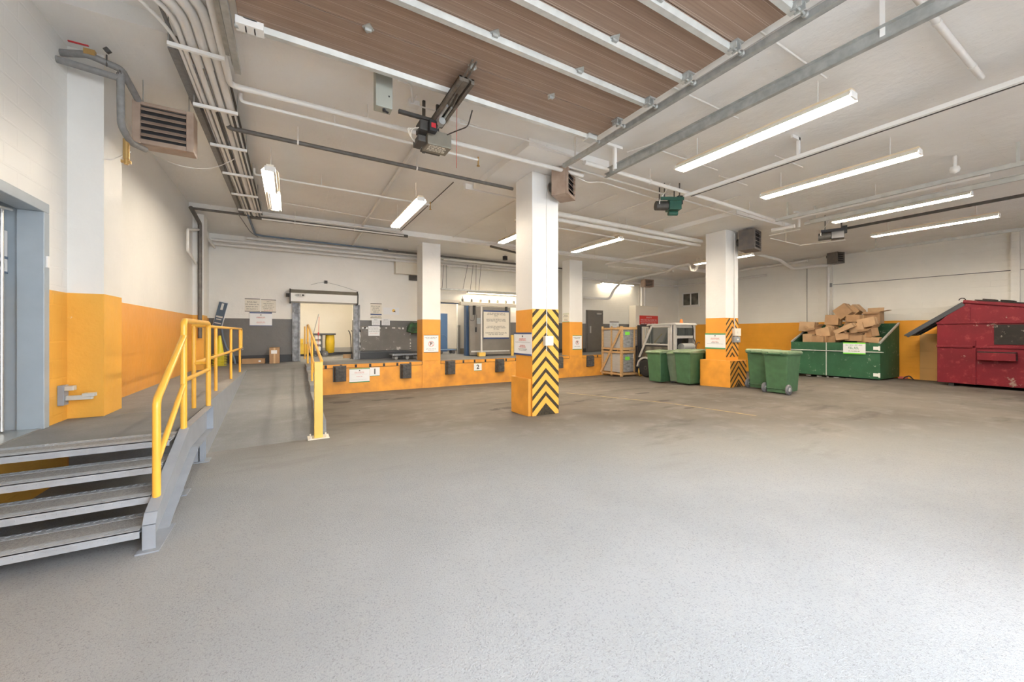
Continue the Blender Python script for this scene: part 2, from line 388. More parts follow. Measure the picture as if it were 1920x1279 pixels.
def single(mb,name,label,cat,m,group=None,bevel=0,loc=None):
    """a thing that is one mesh, its origin put at its base"""
    if loc is None:
        xs=[v.x for v in mb.v];ys=[v.y for v in mb.v];zs=[v.z for v in mb.v]
        loc=Vector(((min(xs)+max(xs))/2,(min(ys)+max(ys))/2,min(zs)))
    o=mb.build(name,m,None,bevel,off=loc); o.location=loc
    return tag(o,label,cat,group)
def textmesh(txt,size,mt,name,parent,loc,bold=0,depth=.002):
    cu=bpy.data.curves.new(name,'FONT'); cu.body=txt; cu.size=size; cu.align_x='CENTER'; cu.align_y='CENTER'; cu.extrude=depth; cu.offset=bold
    t=bpy.data.objects.new(name,cu); C.objects.link(t)
    dg=bpy.context.evaluated_depsgraph_get(); me=bpy.data.meshes.new_from_object(t.evaluated_get(dg))
    bpy.data.objects.remove(t); me.transform(Matrix.Rotation(PI/2,4,'X'))
    me.materials.clear(); me.materials.append(mt)
    o=bpy.data.objects.new(name,me); C.objects.link(o); o.parent=parent; o.location=loc
    return o

# ============================================================ STRUCTURE
# floor: the drive
mb=MB(); xs=[-3.2+i*.55 for i in range(44)]; ys=[-12+i*.5 for i in range(55)]
vs=[(x,y,fz(x,y)) for y in ys for x in xs]; nx=len(xs)
mb.add(vs,[(j*nx+i,j*nx+i+1,(j+1)*nx+i+1,(j+1)*nx+i) for j in range(len(ys)-1) for i in range(nx-1)],True)
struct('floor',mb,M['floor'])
# dock deck and the passage floors behind it
DL=.50; DR=16.4; DY=12.98
mb=MB(); mb.box(DL,DR,DY+.02,YB,-.1,DK); mb.box(XL,DL,12.3,YB,-.1,DK); mb.box(-2.2,20.3,YB,21,.6,DK)
o=struct('floor_dock',mb,M['dock'])
mb=MB(); mb.box(XL,-1.0,6.35,12.3,-.1,DK)
mb.box(XL,-1.0,4.95,6.35,.80,DK-.002)
struct('floor_landing',mb,M['dock'])
# ramp
mb=MB(); ys=[6.75,12.3]; mb.add([(-1.0,6.75,.1),(.36,6.75,.1),(.36,12.3,.1),(-1.0,12.3,.1),(-1.0,6.75,fz(-1,6.75)),(.36,6.75,fz(.3,6.75)),(.36,12.3,DK),(-1.0,12.3,DK)],
  [(0,3,2,1),(4,5,6,7),(0,1,5,4),(1,2,6,5),(2,3,7,6),(3,0,4,7)])
struct('floor_ramp',mb,M['ramp'])
# dock face
mb=MB(); mb.box(DL,DR,DY-.001,DY+.02,-.2,DK-.13)
struct('trim_1',mb,M['dockface'])
mb=MB(); mb.box(DL+.02,DR,DY-.004,DY+.03,DK-.13,DK-.004)
struct('trim_2',mb,M['black'])

# ---- left wall with its steel door opening
p=PX(85,383,XL); dzt=p.z; dy1=p.y
mb=MB(); mb.box(XL-.3,XL,-1,3.55,0,5.6); mb.box(XL-.3,XL,3.55,dy1,dzt,5.6); mb.box(XL-.3,XL,3.55,dy1,-.1,DK-.02); mb.box(XL-.36,XL-.29,3.4,dy1+.1,DK-.1,dzt+.1); mb.box(XL-.3,XL,dy1,6.31,0,5.6)
struct('wall_left_near',mb,M['wall_l2'])
mb=MB(); mb.box(XL-.3,XL,6.31,21,0,5.3)
struct('wall_left',mb,M['wall_l'])
mb=MB(); mb.box(XL-.01,-1.90,6.31,6.86,DK,CE+.02); struct('wall_left_pilaster',mb,M['pil'])
py0=PX(361,500,XL).y
mb=MB(); mb.box(XL-.01,PY(382,500,py0).x,py0,py0+.5,DK,5.0); struct('wall_left_chase',mb,M['pil'])
# door in left wall
dr=thing('trim_3','grey','x'); 
for k in ('label','category'): del dr[k]
dr['kind']='structure'
mb=MB(); mb.box(XL-.16,XL+.03,dy1-.10,dy1,DK,dzt-.10); mb.box(XL-.16,XL+.03,3.5,dy1,dzt-.0995,dzt); mb.box(XL-.30,XL-.16,dy1-.06,dy1-.02,DK,dzt)
struct('door_frame',mb,M['gdoor'],dr,.006)
sgd=bpy.data.objects.new('door_1',None); C.objects.link(sgd); sgd['kind']='structure'
mb=MB(); mb.box(XL-.27,XL-.22,3.6,dy1-.24,DK+.02,dzt-.12); struct('door_leaf',mb,M['gdoor'],sgd,.004)
mb=MB(); mb.cyl((XL-.205,dy1-.215,DK+.03),(XL-.205,dy1-.215,dzt-.12),.016,12); struct('door_edge_hinge',mb,M['steel'],sgd)
mb=MB(); mb.box(XL-.30,XL+.01,3.5,dy1-.1,DK-.03,DK+.012); struct('door_threshold',mb,M['steel'],sgd)
mb=MB(); mb.tube([(XL-.18,dy1-.75,dzt-.20),(XL-.12,dy1-.45,dzt-.17),(XL-.14,dy1-.22,dzt-.14)],.013,8); mb.box(XL-.22,XL-.16,dy1-.9,dy1-.65,dzt-.23,dzt-.16)
struct('door_closer',mb,M['steel'],sgd)
q=PX(77,500,XL-.05)
mb=MB(); mb.box(XL-.035,XL+.045,dy1-.075,dy1-.03,q.z-.02,q.z+.10); single(mb,'door_contact','small white alarm contact on the grey steel frame of the left door','sensor',M['white'],bevel=.004)

# ---- back wall with roll-up door opening, passage opening and grey door
ra=PY(563,560,YB).x; rb=PY(662,600,YB).x; rt=PY(562,565,YB).z
pa=PY(826,600,YB).x; pb=PY(878,600,YB).x; pt=PY(850,568,YB).z
ga=PY(1100,600,YB).x; gb=PY(1128,600,YB).x; gt=PY(1114,584,YB).z
JB=PY(1197,560,YB).x
mb=MB()
mb.box(XL,ra,YB,YB+.25,DK-.3,5.2); mb.box(ra,rb,YB,YB+.25,rt,5.2); mb.box(rb,pa,YB,YB+.25,DK-.3,5.2)
struct('wall_back',mb,M['wall_b'])
mb=MB(); mb.box(pa,pb,YB,YB+.25,pt,5.2); mb.box(pb,JB,YB,YB+.25,DK-.3,5.2)
struct('wall_back_far',mb,M['wall_rb'])
mb=MB(); mb.box(JB,XR+.3,YB-.02,YB+.25,-.2,5.2); struct('wall_back_right',mb,paint_wall('corner_block_paint',top=(.80,.775,.71),band=(.80,.775,.71),blocks=(.4,.2),scuff=0))
# rooms seen through the two openings
mb=MB(); mb.box(ra-.8,rb+1.5,18.6,18.7,DK,3.9); mb.box(rb+1.5,rb+1.6,YB+.25,18.7,DK,3.9); mb.box(ra-.9,ra-.8,YB+.25,18.7,DK,3.9)
struct('wall_store',mb,paint_wall('store_wall_paint',top=(.80,.755,.66),band=(.46,.45,.43),zb=DK+.32,low=BLACKP,zl=DK+.12,scuff=.6))
mb=MB(); mb.box(pa-.1,PY(843,600,19).x+1.7,19.0,19.1,DK,3.9); mb.box(pa-.2,pa-.1,YB+.25,19.1,DK,3.9)
mb.box(pb+1.9,pb+2.0,YB+.25,19.1,DK,3.9); struct('wall_passage',mb,paint_wall('passage_paint',top=(.76,.73,.68),band=(.76,.73,.68),low=(.30,.27,.22),zl=DK+.15,scuff=0))
mb=MB(); mb.box(ra-.9,pb+2,YB+.25,19.1,3.9,4.0); struct('ceiling_rooms',mb,M['ceil'])

# ---- right wall, front wall, ceiling
mb=MB(); mb.box(XR,XR+.3,-1,YB+.25,-.3,5.4); struct('wall_right',mb,M['wall_r'])
pil=[(1540,1560),(1895,1912)]
mb=MB()
for a,b in pil:
    ya=PX(a,560,XR-.12).y; yb=PX(b,560,XR-.12).y; mb.box(XR-.12,XR,yb,ya,-.2,CE)
    
struct('wall_right_pilaster',mb,M['wall_r'])
mb=MB(); fx=[(-2.5,-.4),(4.05,4.55),(10.8,11.3),(17.4,20.3)]
for a,b in fx: mb.box(a,b,-1.0,-.75,-.1,5.5)
mb.box(-2.5,20.3,-1.0,-.75,4.55,5.6); struct('wall_front',mb,M['wall_r'])
for nm,a,b in (('door_4',4.55,10.8),('door_5',11.3,17.4)):      # the neighbouring doors stay shut: solid lower half, unseen glazing above added for daylight
    mb=MB(); mb.box(a,b,-.95,-.90,.1,1.9)
    for z in (2.75,3.6,4.45): mb.box(a,b,-.95,-.90,z,z+.10)
    for k in range(7): x=a+(b-a-.1)*k/6; mb.box(x,x+.1,-.95,-.90,1.9,4.55)
    d_=struct(nm,mb,M['doorbrown'])
    mb=MB(); mb.box(a,b,-.93,-.925,1.9,4.55); struct('added_glazing',mb,M['pane'],d_)
YS=12.35
mb=MB()
mb.box(-1.12,XR+.3,-1,YS,CE,CE+.3); mb.box(XL-.3,-1.12,5.5,YS,CE,CE+.3); mb.box(XL-.3,-1.12,-1,5.5,CE+.18,CE+.5)
mb.box(XL-.3,XR+.3,YS,YB+.3,4.985,5.4)
mb.box(3.45,5.25,5.45,7.7,5.02,CE+.05)     # drop panel over the hazard-striped column
mb.box(10.2,13.1,5.9,8.2,5.03,CE+.05)
struct('ceiling',mb,M['ceil'])
mb=MB(); a=PZ(873,348,5.1); b=PZ(966,371,5.1); mb.box(a.x,b.x+.9,a.y,a.y+.12,5.03,CE+.02); struct('trim_4',mb,M['ceil'])
mb=MB(); mb.box(-1.16,-1.08,5.5,YS,4.99,CE+.02); struct('trim_5',mb,M['gpipe'])  # dark strip standing in for the shaded side face of a slab step

# ---- columns
def hazard(o_mb,w,z0,z1,band,step):
    """chevrons cut to a rectangle 0..w, z0..z1 in local x,z; returns polygons"""
    out=[]
    z=z0-w/2
    def clip(poly):
        for ax,lim,sg in ((0,0,1),(0,w,-1),(1,z0,1),(1,z1,-1)):
            r=[]
            for i in range(len(poly)):
                a=poly[i]; b=poly[(i+1)%len(poly)]
                ia=(a[ax]-lim)*sg>=0; ib=(b[ax]-lim)*sg>=0
                if ia: r.append(a)
                if ia!=ib:
                    t=(lim-a[ax])/(b[ax]-a[ax]); r.append((a[0]+(b[0]-a[0])*t,a[1]+(b[1]-a[1])*t))
            poly=r
            if len(poly)<3: return None
        return poly
    k=1.0
    while z<z1+w:
        for L in ([(0,z-w/2*k),(w/2,z),(w/2,z+band),(0,z-w/2*k+band)],[(w,z-w/2*k),(w/2,z),(w/2,z+band),(w,z-w/2*k+band)]):
            q=clip(L)
            if q: out.append(q)
        z+=step
    return out
def column(name,label,px,yf,pxl,pxr,z0,ztop,hz=False):
    """px: screen line of the near-left corner at depth yf; pxl/pxr: the far ends of the two faces"""
    c=PY(px,600,yf); x0=c.x; x1=PY(pxr,600,yf).x; y1=PX(pxl,600,x0).y
    t=thing(name,label,'column',(x0,yf,z0))
    w=x1-x0; d=y1-yf
    return t,w,d,x0,x1,y1
YC1=6.28
t,w,d,x0,x1,y1=column('concrete_column','square column nearest the camera, orange left side and yellow and black chevron front',998,YC1,967,1047,.0,5.02)
zf=fz(x0,YC1)
t.location.z=zf
mb=MB(); mb.box(0,w,0,d,-.1,5.02-zf); mb.build('shaft',M['colp'],t,.012)
mb=MB(); mb.box(.0,w,-.006,.0,.0,2.36-zf); mb.build('chevron_panel',M['hazy'],t)
mb=MB()
for pol in hazard(None,w,0.0,2.355-zf,.085,.23): mb.prism(pol,'y',-.009,-.0055)
mb.add([(w/2-.2,-.0095,0),(w/2+.2,-.0095,0),(w/2,-.0095,.22)],[(0,1,2)])
mb.build('chevron_stripe',M['hazk'],t)
mb=MB(); mb.box(w*.52,w*.545,-.012,-.0,1.25,5.02-zf-.03); mb.build('conduit_strip',M['wpipe'],t)
ly=PX(960,700,x0-.05).y-YC1
mb=MB(); mb.box(-.07,-.001,.03,ly,-.02,.72); mb.build('guard_plate',M['orange'],t,.01)
C1=(x0,x1,YC1,y1)
YC2=6.95
t,w,d,x0,x1,y1=column('concrete_column','square column in the middle of the bay with an orange plinth and a chevron right face',1361,YC2,1323,1384,0,5.03)
zf=fz(x0,YC2); t.location.z=zf; C2=(x0,x1,YC2,y1)
mb=MB(); mb.box(0,w,0,d,-.1,5.03-zf); mb.build('shaft',M['colp'],t,.012)
mb=MB(); mb.box(0,w,-.006,0,.9,2.34-zf); mb.build('chevron_panel',M['orange'],t)
mb=MB()
for pol in hazard(None,w,.9,2.335-zf,.07,.20): mb.prism(pol,'y',-.009,-.0055)
mb.build('chevron_stripe',M['hazk'],t)
px_=G(1367,732); 
a0=PX(1366,732,px_.x); 
plx0=-.14; ply0=-.22; plx1=w+.06; ply1=d+.1
mb=MB(); mb.box(plx0,plx1,ply0,ply1,-.05,.80); mb.build('plinth',M['orange'],t,.01)
mb=MB()
for pol in hazard(None,plx1-plx0,.0,.79,.07,.20): mb.prism([(p[0]+plx0,p[1]) for p in pol],'y',ply0-.004,ply0-.0005)
mb.add([(plx0+(plx1-plx0)/2-.15,ply0-.005,0),(plx0+(plx1-plx0)/2+.15,ply0-.005,0),(plx0+(plx1-plx0)/2,ply0-.005,.16)],[(0,1,2)])
mb.build('plinth_stripe',M['hazk'],t)
# two dock-edge columns
for nm,px,pxl,pxr,lab in (('concrete_column',792,782,826,'square white and orange column on the dock edge between bays 1 and 2'),
                       ('concrete_column',1068,1054,1092,'square white and orange column on the dock edge behind the chevron column')):
    t,w,d,x0,x1,y1=column(nm,lab,px,DY-.015,pxl,pxr,DK,5.0)
    t.location.z=DK
    mb=MB(); mb.box(0,w,0,d,0,4.985-DK); mb.build('shaft',M['colp'],t,.01)
    mb=MB(); mb.box(0,w,-.002,.02,-1.0,0); mb.build('footing_face',M['dockface'],t)
    if px==792: CD=(x0,x1,DY-.015,y1)
    else: C3=(x0,x1,DY-.015,y1)
# white ceiling strip over the dock line is the edge of the thicker slab; board along the far column
mb=MB(); a=PZ(1250,432,5.0); b=PZ(1380,398,5.0)

# ============================================================ DOCK EDGE, BUMPERS, RAILINGS, STAIRS
for x0,x1,lab in ((DL+.03,CD[0]-.02,'notched orange steel edging of dock bay 1, left of the dock-edge column'),(CD[1]+.02,C3[0]-.02,'notched orange steel edging of dock bay 2, between the two dock-edge columns'),(C3[1]+.02,DR-.2,'notched orange steel edging of the dock right of the far dock-edge column')):
    n=max(1,round((x1-x0+.07)/.43)); st_=(x1-x0+.07)/n; mb=MB()
    mb.box(x0,x1,DY-.006,DY-.001,DK-.025,DK-.012)
    for k in range(n): mb.box(x0+k*st_,x0+(k+1)*st_-.07,DY-.012,DY-.001,DK-.115,DK-.008)
    single(mb,'dock_edge_angle',lab,'edging',M['orange'])
bl=[(626,650,686,718,'black rubber dock bumper left of the dock number 1 sign'),(753,773,682,711,'black rubber dock bumper between the number 1 sign and the dock-edge column'),
 (839,855,677,703,'black rubber dock bumper left of the dock number 2 sign'),(934,947,674,698,'black rubber dock bumper right of the dock number 2 sign'),
 (1046,1058,669,692,'black rubber dock bumper just right of the chevron column'),(1105,1116,667,688,'black rubber dock bumper beside the wooden crates')]
proto=None
for a,b,y0,y1,lab in bl:
    yy=DY-.17; p=PY((a+b)/2,(y0+y1)/2,yy)
    if proto is None:
        t=proto=thing('dock_bumper',lab,'bumper',(p.x,DY,p.z-.24),0,'dock bumpers')
        for z in (.02,.25):
            mb=MB(); mb.prism([(-.17,0),(-.13,-.16),(.13,-.16),(.17,0)],'z',z,z+.215)
            for k in range(5): mb.box(-.10+k*.045,-.085+k*.045,-.168,-.155,z+.015,z+.2)
            mb.build('pad',M['bump'],t,.012)
        mb=MB(); mb.box(-.19,.19,-.03,-.001,0,.49); mb.box(-.10,.10,-.165,-.15,.236,.249); mb.build('bracket',M['dark'],t,.003)
    else: dup(proto,(p.x,DY,p.z-.24),0,lab)
# ---- steel stair
XS0=XL+.02; XS1=-.97
st=thing('steel_stairs','grey steel stair of four checker-plate treads up to the left landing','stairs',(-.95,3.9,fz(-.95,3.9)))
L0=st.location.copy()
tr=[(4.65,.92),(4.38,.76),(4.11,.60),(3.84,.44)]
for i,(y,z) in enumerate(tr):
    back=y+.36 if i else 4.97
    mb=MB()
    mb.use(0).box(XS0,XS1,y,y+.012,z-.06,z); mb.box(XS0,XS1,y,y+.085,z-.008,z+.003)
    mb.box(XS0,XS1,back-.085,back,z-.008,z+.002); mb.box(XS0,XS1,y+.02,back,z-.03,z-.02)
    n=0; x=XS0+.03                                   # raised lozenges of the checker plate
    while x<XS1-.03:
        for (yy) in (y+.02,y+.055,back-.065,back-.028):
            R=Matrix.Rotation(.6 if n%2 else -.6,3,'Z'); mb.cbox((x,yy,z+.003),(.028,.007,.004),R); n+=1
        mb.cbox((x,y-.001,z-.03),(.024,.004,.012)); x+=.05
    mb.use(1).box(XS0,XS1,y+.075,back-.085,z-.02,z-.001)
    mb.build('tread' if i else 'top_nosing',[M['tread'],M['treadc']],st,off=L0)
# right stringer: a channel, web and two flanges, that turns from the slope to level
def stringer(xw,fl):
    zt=lambda y:.92
    top=[(3.86,.40),(3.90,.50),(4.97,.935),(6.36,.935)]
    bot=[(3.86,.30),(4.02,.28),(5.32,.64),(6.36,.64)]
    mb=MB(); prof=[(3.86,fz(-1,3.9)),(3.86,.46),(3.91,.53),(4.97,.94),(6.36,.94),(6.36,.63),(5.42,.63),(4.25,.28),(4.2,fz(-1,4.1))]
    mb.prism(prof,'x',xw-.006,xw+.006)
    def flange(a,b,th=.012):
        a=Vector((xw,*a));b=Vector((xw,*b)); n=Vector((0,-(b-a).z,(b-a).y)).normalized()*th
        x1=xw+fl
        v=[(xw,a.y,a.z),(x1,a.y,a.z),(x1,b.y,b.z),(xw,b.y,b.z)]; v+= [(q[0],q[1]+n.y,q[2]+n.z) for q in v]
        mb.add(v,[(0,3,2,1),(4,5,6,7),(0,1,5,4),(1,2,6,5),(2,3,7,6),(3,0,4,7)])
    flange((3.86,fz(-1,3.9)),(3.86,.46)); flange((3.86,.46),(3.91,.53)); flange((3.91,.53),(4.97,.94)); flange((4.97,.94),(6.36,.94))
    flange((4.25,.28),(5.42,.63)); flange((5.42,.63),(6.36,.63)); flange((4.2,fz(-1,4.1)),(4.25,.28))
    mb.box(xw,xw+fl,6.345,6.36,.63,.94)
    mb.box(xw-.03,xw+fl+.03,3.80,4.28,fz(-1,4)-.01,fz(-1,4)+.012)
    return mb
stringer(-.955,.075).build('stringer',M['steelgrey'],st,off=L0)
for y in (5.0,6.2):
    mb=MB()
    mb.box(-1.06,-.95,y,y+.012,.2,.64); mb.box(-1.06,-.95,y+.1,y+.112,.2,.64); mb.box(-1.01,-1.0,y,y+.11,.2,.64); mb.box(-1.1,-.9,y-.04,y+.15,fz(-1,y)-.01,fz(-1,y)+.012)
    mb.build('support_leg',M['steelgrey'],st,off=L0)
mb=MB(); mb.box(XS0,XS0+.05,3.86,4.97,.2,.5); mb.build('wall_stringer',M['steelgrey'],st,off=L0)
# ---- railings
def rail(name,label,pipes,r=.024,group=None,loc=None):
    L=Vector(loc); t=thing(name,label,'railing',L,0,group)
    for nm,pts,rr,bend in pipes:
        mb=MB(); mb.tube([Vector(p) for p in pts],rr or r,14,bend); mb.build(nm,M['yel'],t,off=L)
    return t
X1=-.925
rail('handrail','yellow tubular handrail bolted to the stair stringer with a sloping first section',[
 ('top_rail',[(X1,4.07,.59),(X1,4.07,1.36),(X1,4.97,1.86)],.027,.06),
 ('rail_loop',[(X1,4.97,.93),(X1,4.97,2.02),(X1,6.30,2.02),(X1,6.30,.93)],.027,.07),
 ('mid_rail',[(X1,4.97,1.42),(X1,6.30,1.42)],.022,0),
 ('lower_rail',[(X1,4.07,.86),(X1,4.97,1.38)],.022,0)],loc=(X1,4.97,.93))
X2=-1.09
posts=[PZ(365,765,DK).y,PZ(405,733,DK).y,PZ(431,711,DK).y,PZ(447,698,DK).y]
pp=[('top_rail',[(X2,posts[0],1.99),(X2,posts[3]+.35,1.99),(X2,posts[3]+.35,1.5),(X2,posts[0],1.5)],.024,.05)]
pp+= [('post',[(X2,y,DK-.01),(X2,y,1.98)],.024,0) for y in posts]
pp+= [('return_rail',[(X2,posts[0],1.99),(X1,posts[0]-.02,1.99)],.022,0),('return_rail',[(X2,posts[0],1.5),(X1,posts[0]-.02,1.5)],.022,0)]
rail('handrail','yellow tubular handrail with four posts along the landing edge above the ramp',pp,loc=(X2,posts[0],DK))
# right side of the ramp: kerb wall, stepped, with railing and square bollard
b0=G(597,821); XB=b0.x
mb=MB(); ya,yb=b0.y+.15,12.9
def rz_(y): return fz(.3,6.75)+(DK-fz(.3,6.75))*max(0,min(1,(y-6.75)/(12.3-6.75)))
steps=[ya,8.1,9.3,10.4,11.5,12.35,yb]
for i in range(len(steps)-1):
    a,b=steps[i],steps[i+1]; mb.box(.36,.50,a,b,-.1,min(DK+.16,rz_(b)+.08))
single(mb,'ramp_kerb','stepped grey concrete kerb wall along the right side of the ramp','kerb',M['dock'],bevel=.01)
tops=lambda y: rz_(y)+1.19
py=[PX(q,700,.43).y for q in (585,577,571.5)]+[12.75]
pts=[(.43,b0.y+.1,tops(b0.y)-.0),(.43,12.35,DK+1.19),(.43,12.95,DK+1.19)]
low=[(p[0],p[1],p[2]-.5) for p in pts]
pp=[('top_rail',pts,.024,.1),('mid_rail',low,.02,.1)]
for y in py: pp.append(('post',[(.43,y,min(DK+.1,rz_(y)+.05)),(.43,y,tops(y))],.024,0))
rail('handrail','yellow sloping handrail on the kerb along the right side of the ramp',pp,loc=(.43,b0.y+.4,.4))
t=thing('bollard_post','square yellow steel post at the foot of the ramp handrail','post',(XB,b0.y,fz(XB,b0.y)))
mb=MB(); mb.box(-.06,.06,-.06,.06,0,1.19); mb.build('post',M['yelpost'],t,.008)
mb=MB(); mb.box(-.15,.15,-.12,.14,-.003,.015)
for a,b in ((-.11,-.08),(.11,-.08),(-.11,.1),(.11,.1)): mb.cyl((a,b,.0),(a,b,.05),.012,8)
mb.build('base_plate',M['cream'],t,.003)
# painted side of the landing above the ramp
mb=MB(); mb.box(-1.005,-.995,6.37,12.3,-.05,DK-.004); struct('trim_6',mb,M['steelgrey'])

# ============================================================ OVERHEAD DOOR, TRACKS, OPERATORS
def doorpanel_mat():
    m=bpy.data.materials.new('ribbed_brown_panel'); m.use_nodes=True; nt=m.node_tree; b=nt.nodes['Principled BSDF']
    tc=nd(nt,'ShaderNodeTexCoord'); sx=nd(nt,'ShaderNodeSeparateXYZ'); nt.links.new(tc.outputs['Object'],sx.inputs[0])
    mp=nd(nt,'ShaderNodeMapping'); mp.inputs['Scale'].default_value=(.8,26,1); nt.links.new(tc.outputs['Object'],mp.inputs[0])
    n=noise(nt,mp.outputs[0],2,5); n2=noise(nt,tc.outputs['Object'],1.4,5)
    col=mixc(nt,ramp(nt,n,.35,.7),(.255,.172,.125),(.325,.228,.17))
    col=mixc(nt,mth(nt,'MULTIPLY',ramp(nt,n2,.5,.8),.35),col,(.20,.135,.10))
    y=mth(nt,'FRACT',mth(nt,'DIVIDE',mth(nt,'ADD',sx.outputs[1],20),.135)); y2=mth(nt,'FRACT',mth(nt,'DIVIDE',mth(nt,'ADD',sx.outputs[1],20.018),.27))
    ln=mth(nt,'MAXIMUM',mth(nt,'LESS_THAN',y,.028),mth(nt,'LESS_THAN',y2,.014))
    col=mixc(nt,mth(nt,'MULTIPLY',ln,.6),col,(.62,.50,.42))
    nt.links.new(col,b.inputs['Base Color']); b.inputs['Roughness'].default_value=.55
    return m
M['ribs']=doorpanel_mat()
DX0,DX1,DZ=-.42,3.93,4.80
joints=[4.42,3.87,3.33,2.80,2.26,1.70,1.15,.6]
dloc=Vector((1.75,4.42,4.75))
t=thing('overhead_door','brown sectional overhead door rolled up flat under the ceiling with galvanised struts','garage door',dloc)
for i in range(len(joints)-1):
    mb=MB(); mb.box(DX0,DX1,joints[i+1]+.006,joints[i]-.004,DZ,DZ+.045); mb.build('door_section',M['ribs'],t,.004,off=dloc)
for i,y in enumerate(joints[:-1]):
    if i==1: continue
    yy=y-.035 if i==0 else y+.05
    mb=MB(); mb.prism([(yy-.04,DZ),(yy-.028,DZ-.055),(yy+.028,DZ-.055),(yy+.04,DZ)],'x',DX0+.05 if i else DX0+.12,DX1-.02); mb.build('strut',M['galvl'],t,off=dloc)
hx=[.64,1.72,2.77]
for i,y in enumerate(joints[1:-1]):
    for x in hx:
        if y<2 and x<2: continue
        mb=MB(); mb.prism([(x-.055,y),(x,y+.07),(x+.055,y),(x,y-.07)],'z',DZ-.012,DZ); mb.box(x-.03,x+.03,y-.012,y+.012,DZ-.035,DZ)
        mb.build('hinge',M['galv'],t,.002,off=dloc)
for y in [4.37]+joints[1:-1]:
    for x,sg in ((DX1-.06,1),(DX0+.10,-1)):
        mb=MB(); mb.box(x-.06,x+.05,y-.07,y+.05,DZ-.016,DZ); mb.box(x-.05,x-.035,y-.05,y+.04,DZ-.07,DZ-.01); mb.box(x+.02,x+.035,y-.05,y+.04,DZ-.07,DZ-.01)
        mb.cyl((x-.06,y-.005,DZ-.055),(x+sg*.13,y-.005,DZ-.055),.010,8); mb.cyl((x+sg*.10,y-.005,DZ-.055),(x+sg*.13,y-.005,DZ-.055),.028,12)
        mb.build('roller_bracket',M['galv'],t,.002,off=dloc)
mb=MB(); mb.box(DX0-.02,DX0+.20,4.30,4.42,DZ-.07,DZ-.002); mb.build('corner_plate',M['white'],t,.003,off=dloc)
mb=MB(); mb.box(DX1-.18,DX1-.03,4.30,4.44,DZ-.075,DZ-.002); mb.build('corner_plate',M['galvl'],t,.003,off=dloc)
def track(label,x,y0,y1,sg,z=4.75,angle=.06,group='overhead door tracks',m='galv'):
    """a rolled C channel under a steel angle, hung from the ceiling"""
    L=Vector((x,y1,z)); t=thing('door_track',label,'track',L,0,group)
    mb=MB(); w=.028
    mb.prism([(x-w,z-.03),(x+w,z-.03),(x+w,z-.024),(x-w+.006,z-.024),(x-w+.006,z+.03),(x+w,z+.03),(x+w,z+.036),(x-w,z+.036)] if sg>0 else
             [(x+w,z-.03),(x+w,z+.036),(x-w,z+.036),(x-w,z+.03),(x+w-.006,z+.03),(x+w-.006,z-.024),(x-w,z-.024),(x-w,z-.03)],'y',y0,y1)
    mb.build('channel',M[m],t,off=L)
    mb=MB(); xx=x+sg*.032
    mb.prism([(xx,z-.03),(xx+sg*.004,z-.03),(xx+sg*.004,z+angle),(xx+sg*.06,z+angle),(xx+sg*.06,z+angle+.005),(xx,z+angle+.005)],'y',y0,y1-.14)
    mb.build('support_angle',M[m],t,off=L)
    for yy in (y1-.25,y0+(y1-y0)*.35):
        mb=MB(); mb.box(xx+sg*.006,xx+sg*.012,yy-.02,yy+.02,z,CE); mb.build('hanger',M['white' if m=='galv' else m],t,.001,off=L)
    return t
track('galvanised track along the left edge of the raised brown door',-.50,-.6,5.15,-1)
track('galvanised track along the right edge of the raised brown door',4.06,-.6,5.3,1)
track('heavy galvanised door track just left of the nearest long ceiling light',4.98,-.6,5.27,-1,angle=.08)
track('galvanised door track right of the second long ceiling light',10.72,-.6,5.2,1,m='galvl')
track('pale galvanised door track just left of the third long ceiling light',11.72,-.6,5.0,-1,m='galvl')
track('galvanised door track nearest the right wall',17.55,-.6,5.6,1,m='galvl')
# track hanger feet of the second track
for (px,py,lab) in ((1153,272,'white ceiling strap holding the end of the heavy door track'),(1498,398,'white ceiling strap above the far ends of the middle door tracks')):
    a=PZ(px,py,CE); mb=MB(); mb.box(a.x-.22,a.x+.16,a.y-.03,a.y+.03,CE-.05,CE-.003); mb.box(a.x-.03,a.x+.03,a.y-.02,a.y+.02,4.74,CE-.04)
    single(mb,'track_hanger',lab,'hanger',M['white'],bevel=.003,loc=(a.x,a.y,CE))
# the jackshaft/trolley operator of the brown door
t=thing('door_operator','taupe motor operator with open wiring hanging beneath the raised brown door','door opener',(1.72,5.15,4.55)); L=Vector((1.72,5.15,4.55))
mb=MB(); mb.box(1.58,1.92,5.02,5.28,4.42,4.62); mb.build('motor_housing',M['opbrown'],t,.012,off=L)
mb=MB()
random.seed(3)
for k in range(5):
    x=1.62
    while x<1.84: 
        w=random.uniform(.02,.05); mb.box(x,x+w,5.05+k*.035,5.065+k*.035,4.418,4.4205); x+=w+.01
mb.build('plate_lettering',M['cream'],t,off=L)
mb=MB(); mb.box(1.60,1.64,3.95,5.02,4.66,4.72); mb.box(1.74,1.78,3.95,5.02,4.66,4.72); mb.box(1.60,1.78,3.95,5.02,4.70,4.72); mb.build('trolley_rail',M['railm'],t,.003,off=L)
mb=MB(); mb.cyl((1.66,4.5,4.68),(1.66,5.02,4.66),.02,8); mb.cyl((1.72,4.5,4.67),(1.72,5.02,4.66),.014,8); mb.cyl((1.69,4.75,4.62),(1.69,4.84,4.62),.045,12); mb.build('chain_drive',M['galv'],t,off=L)
mb=MB(); R=Matrix.Rotation(0,3,'X'); mb.tube([(1.62,4.40,4.66),(1.68,3.84,4.775)],.0,4) if 0 else None
for dx in (0,.045): mb.cyl((1.655+dx,4.42,4.64),(1.655+dx,3.72,4.755),.011,8)
mb.box(1.645,1.71,3.95,4.2,4.665,4.72); mb.build('door_arm',M['railm'],t,off=L)
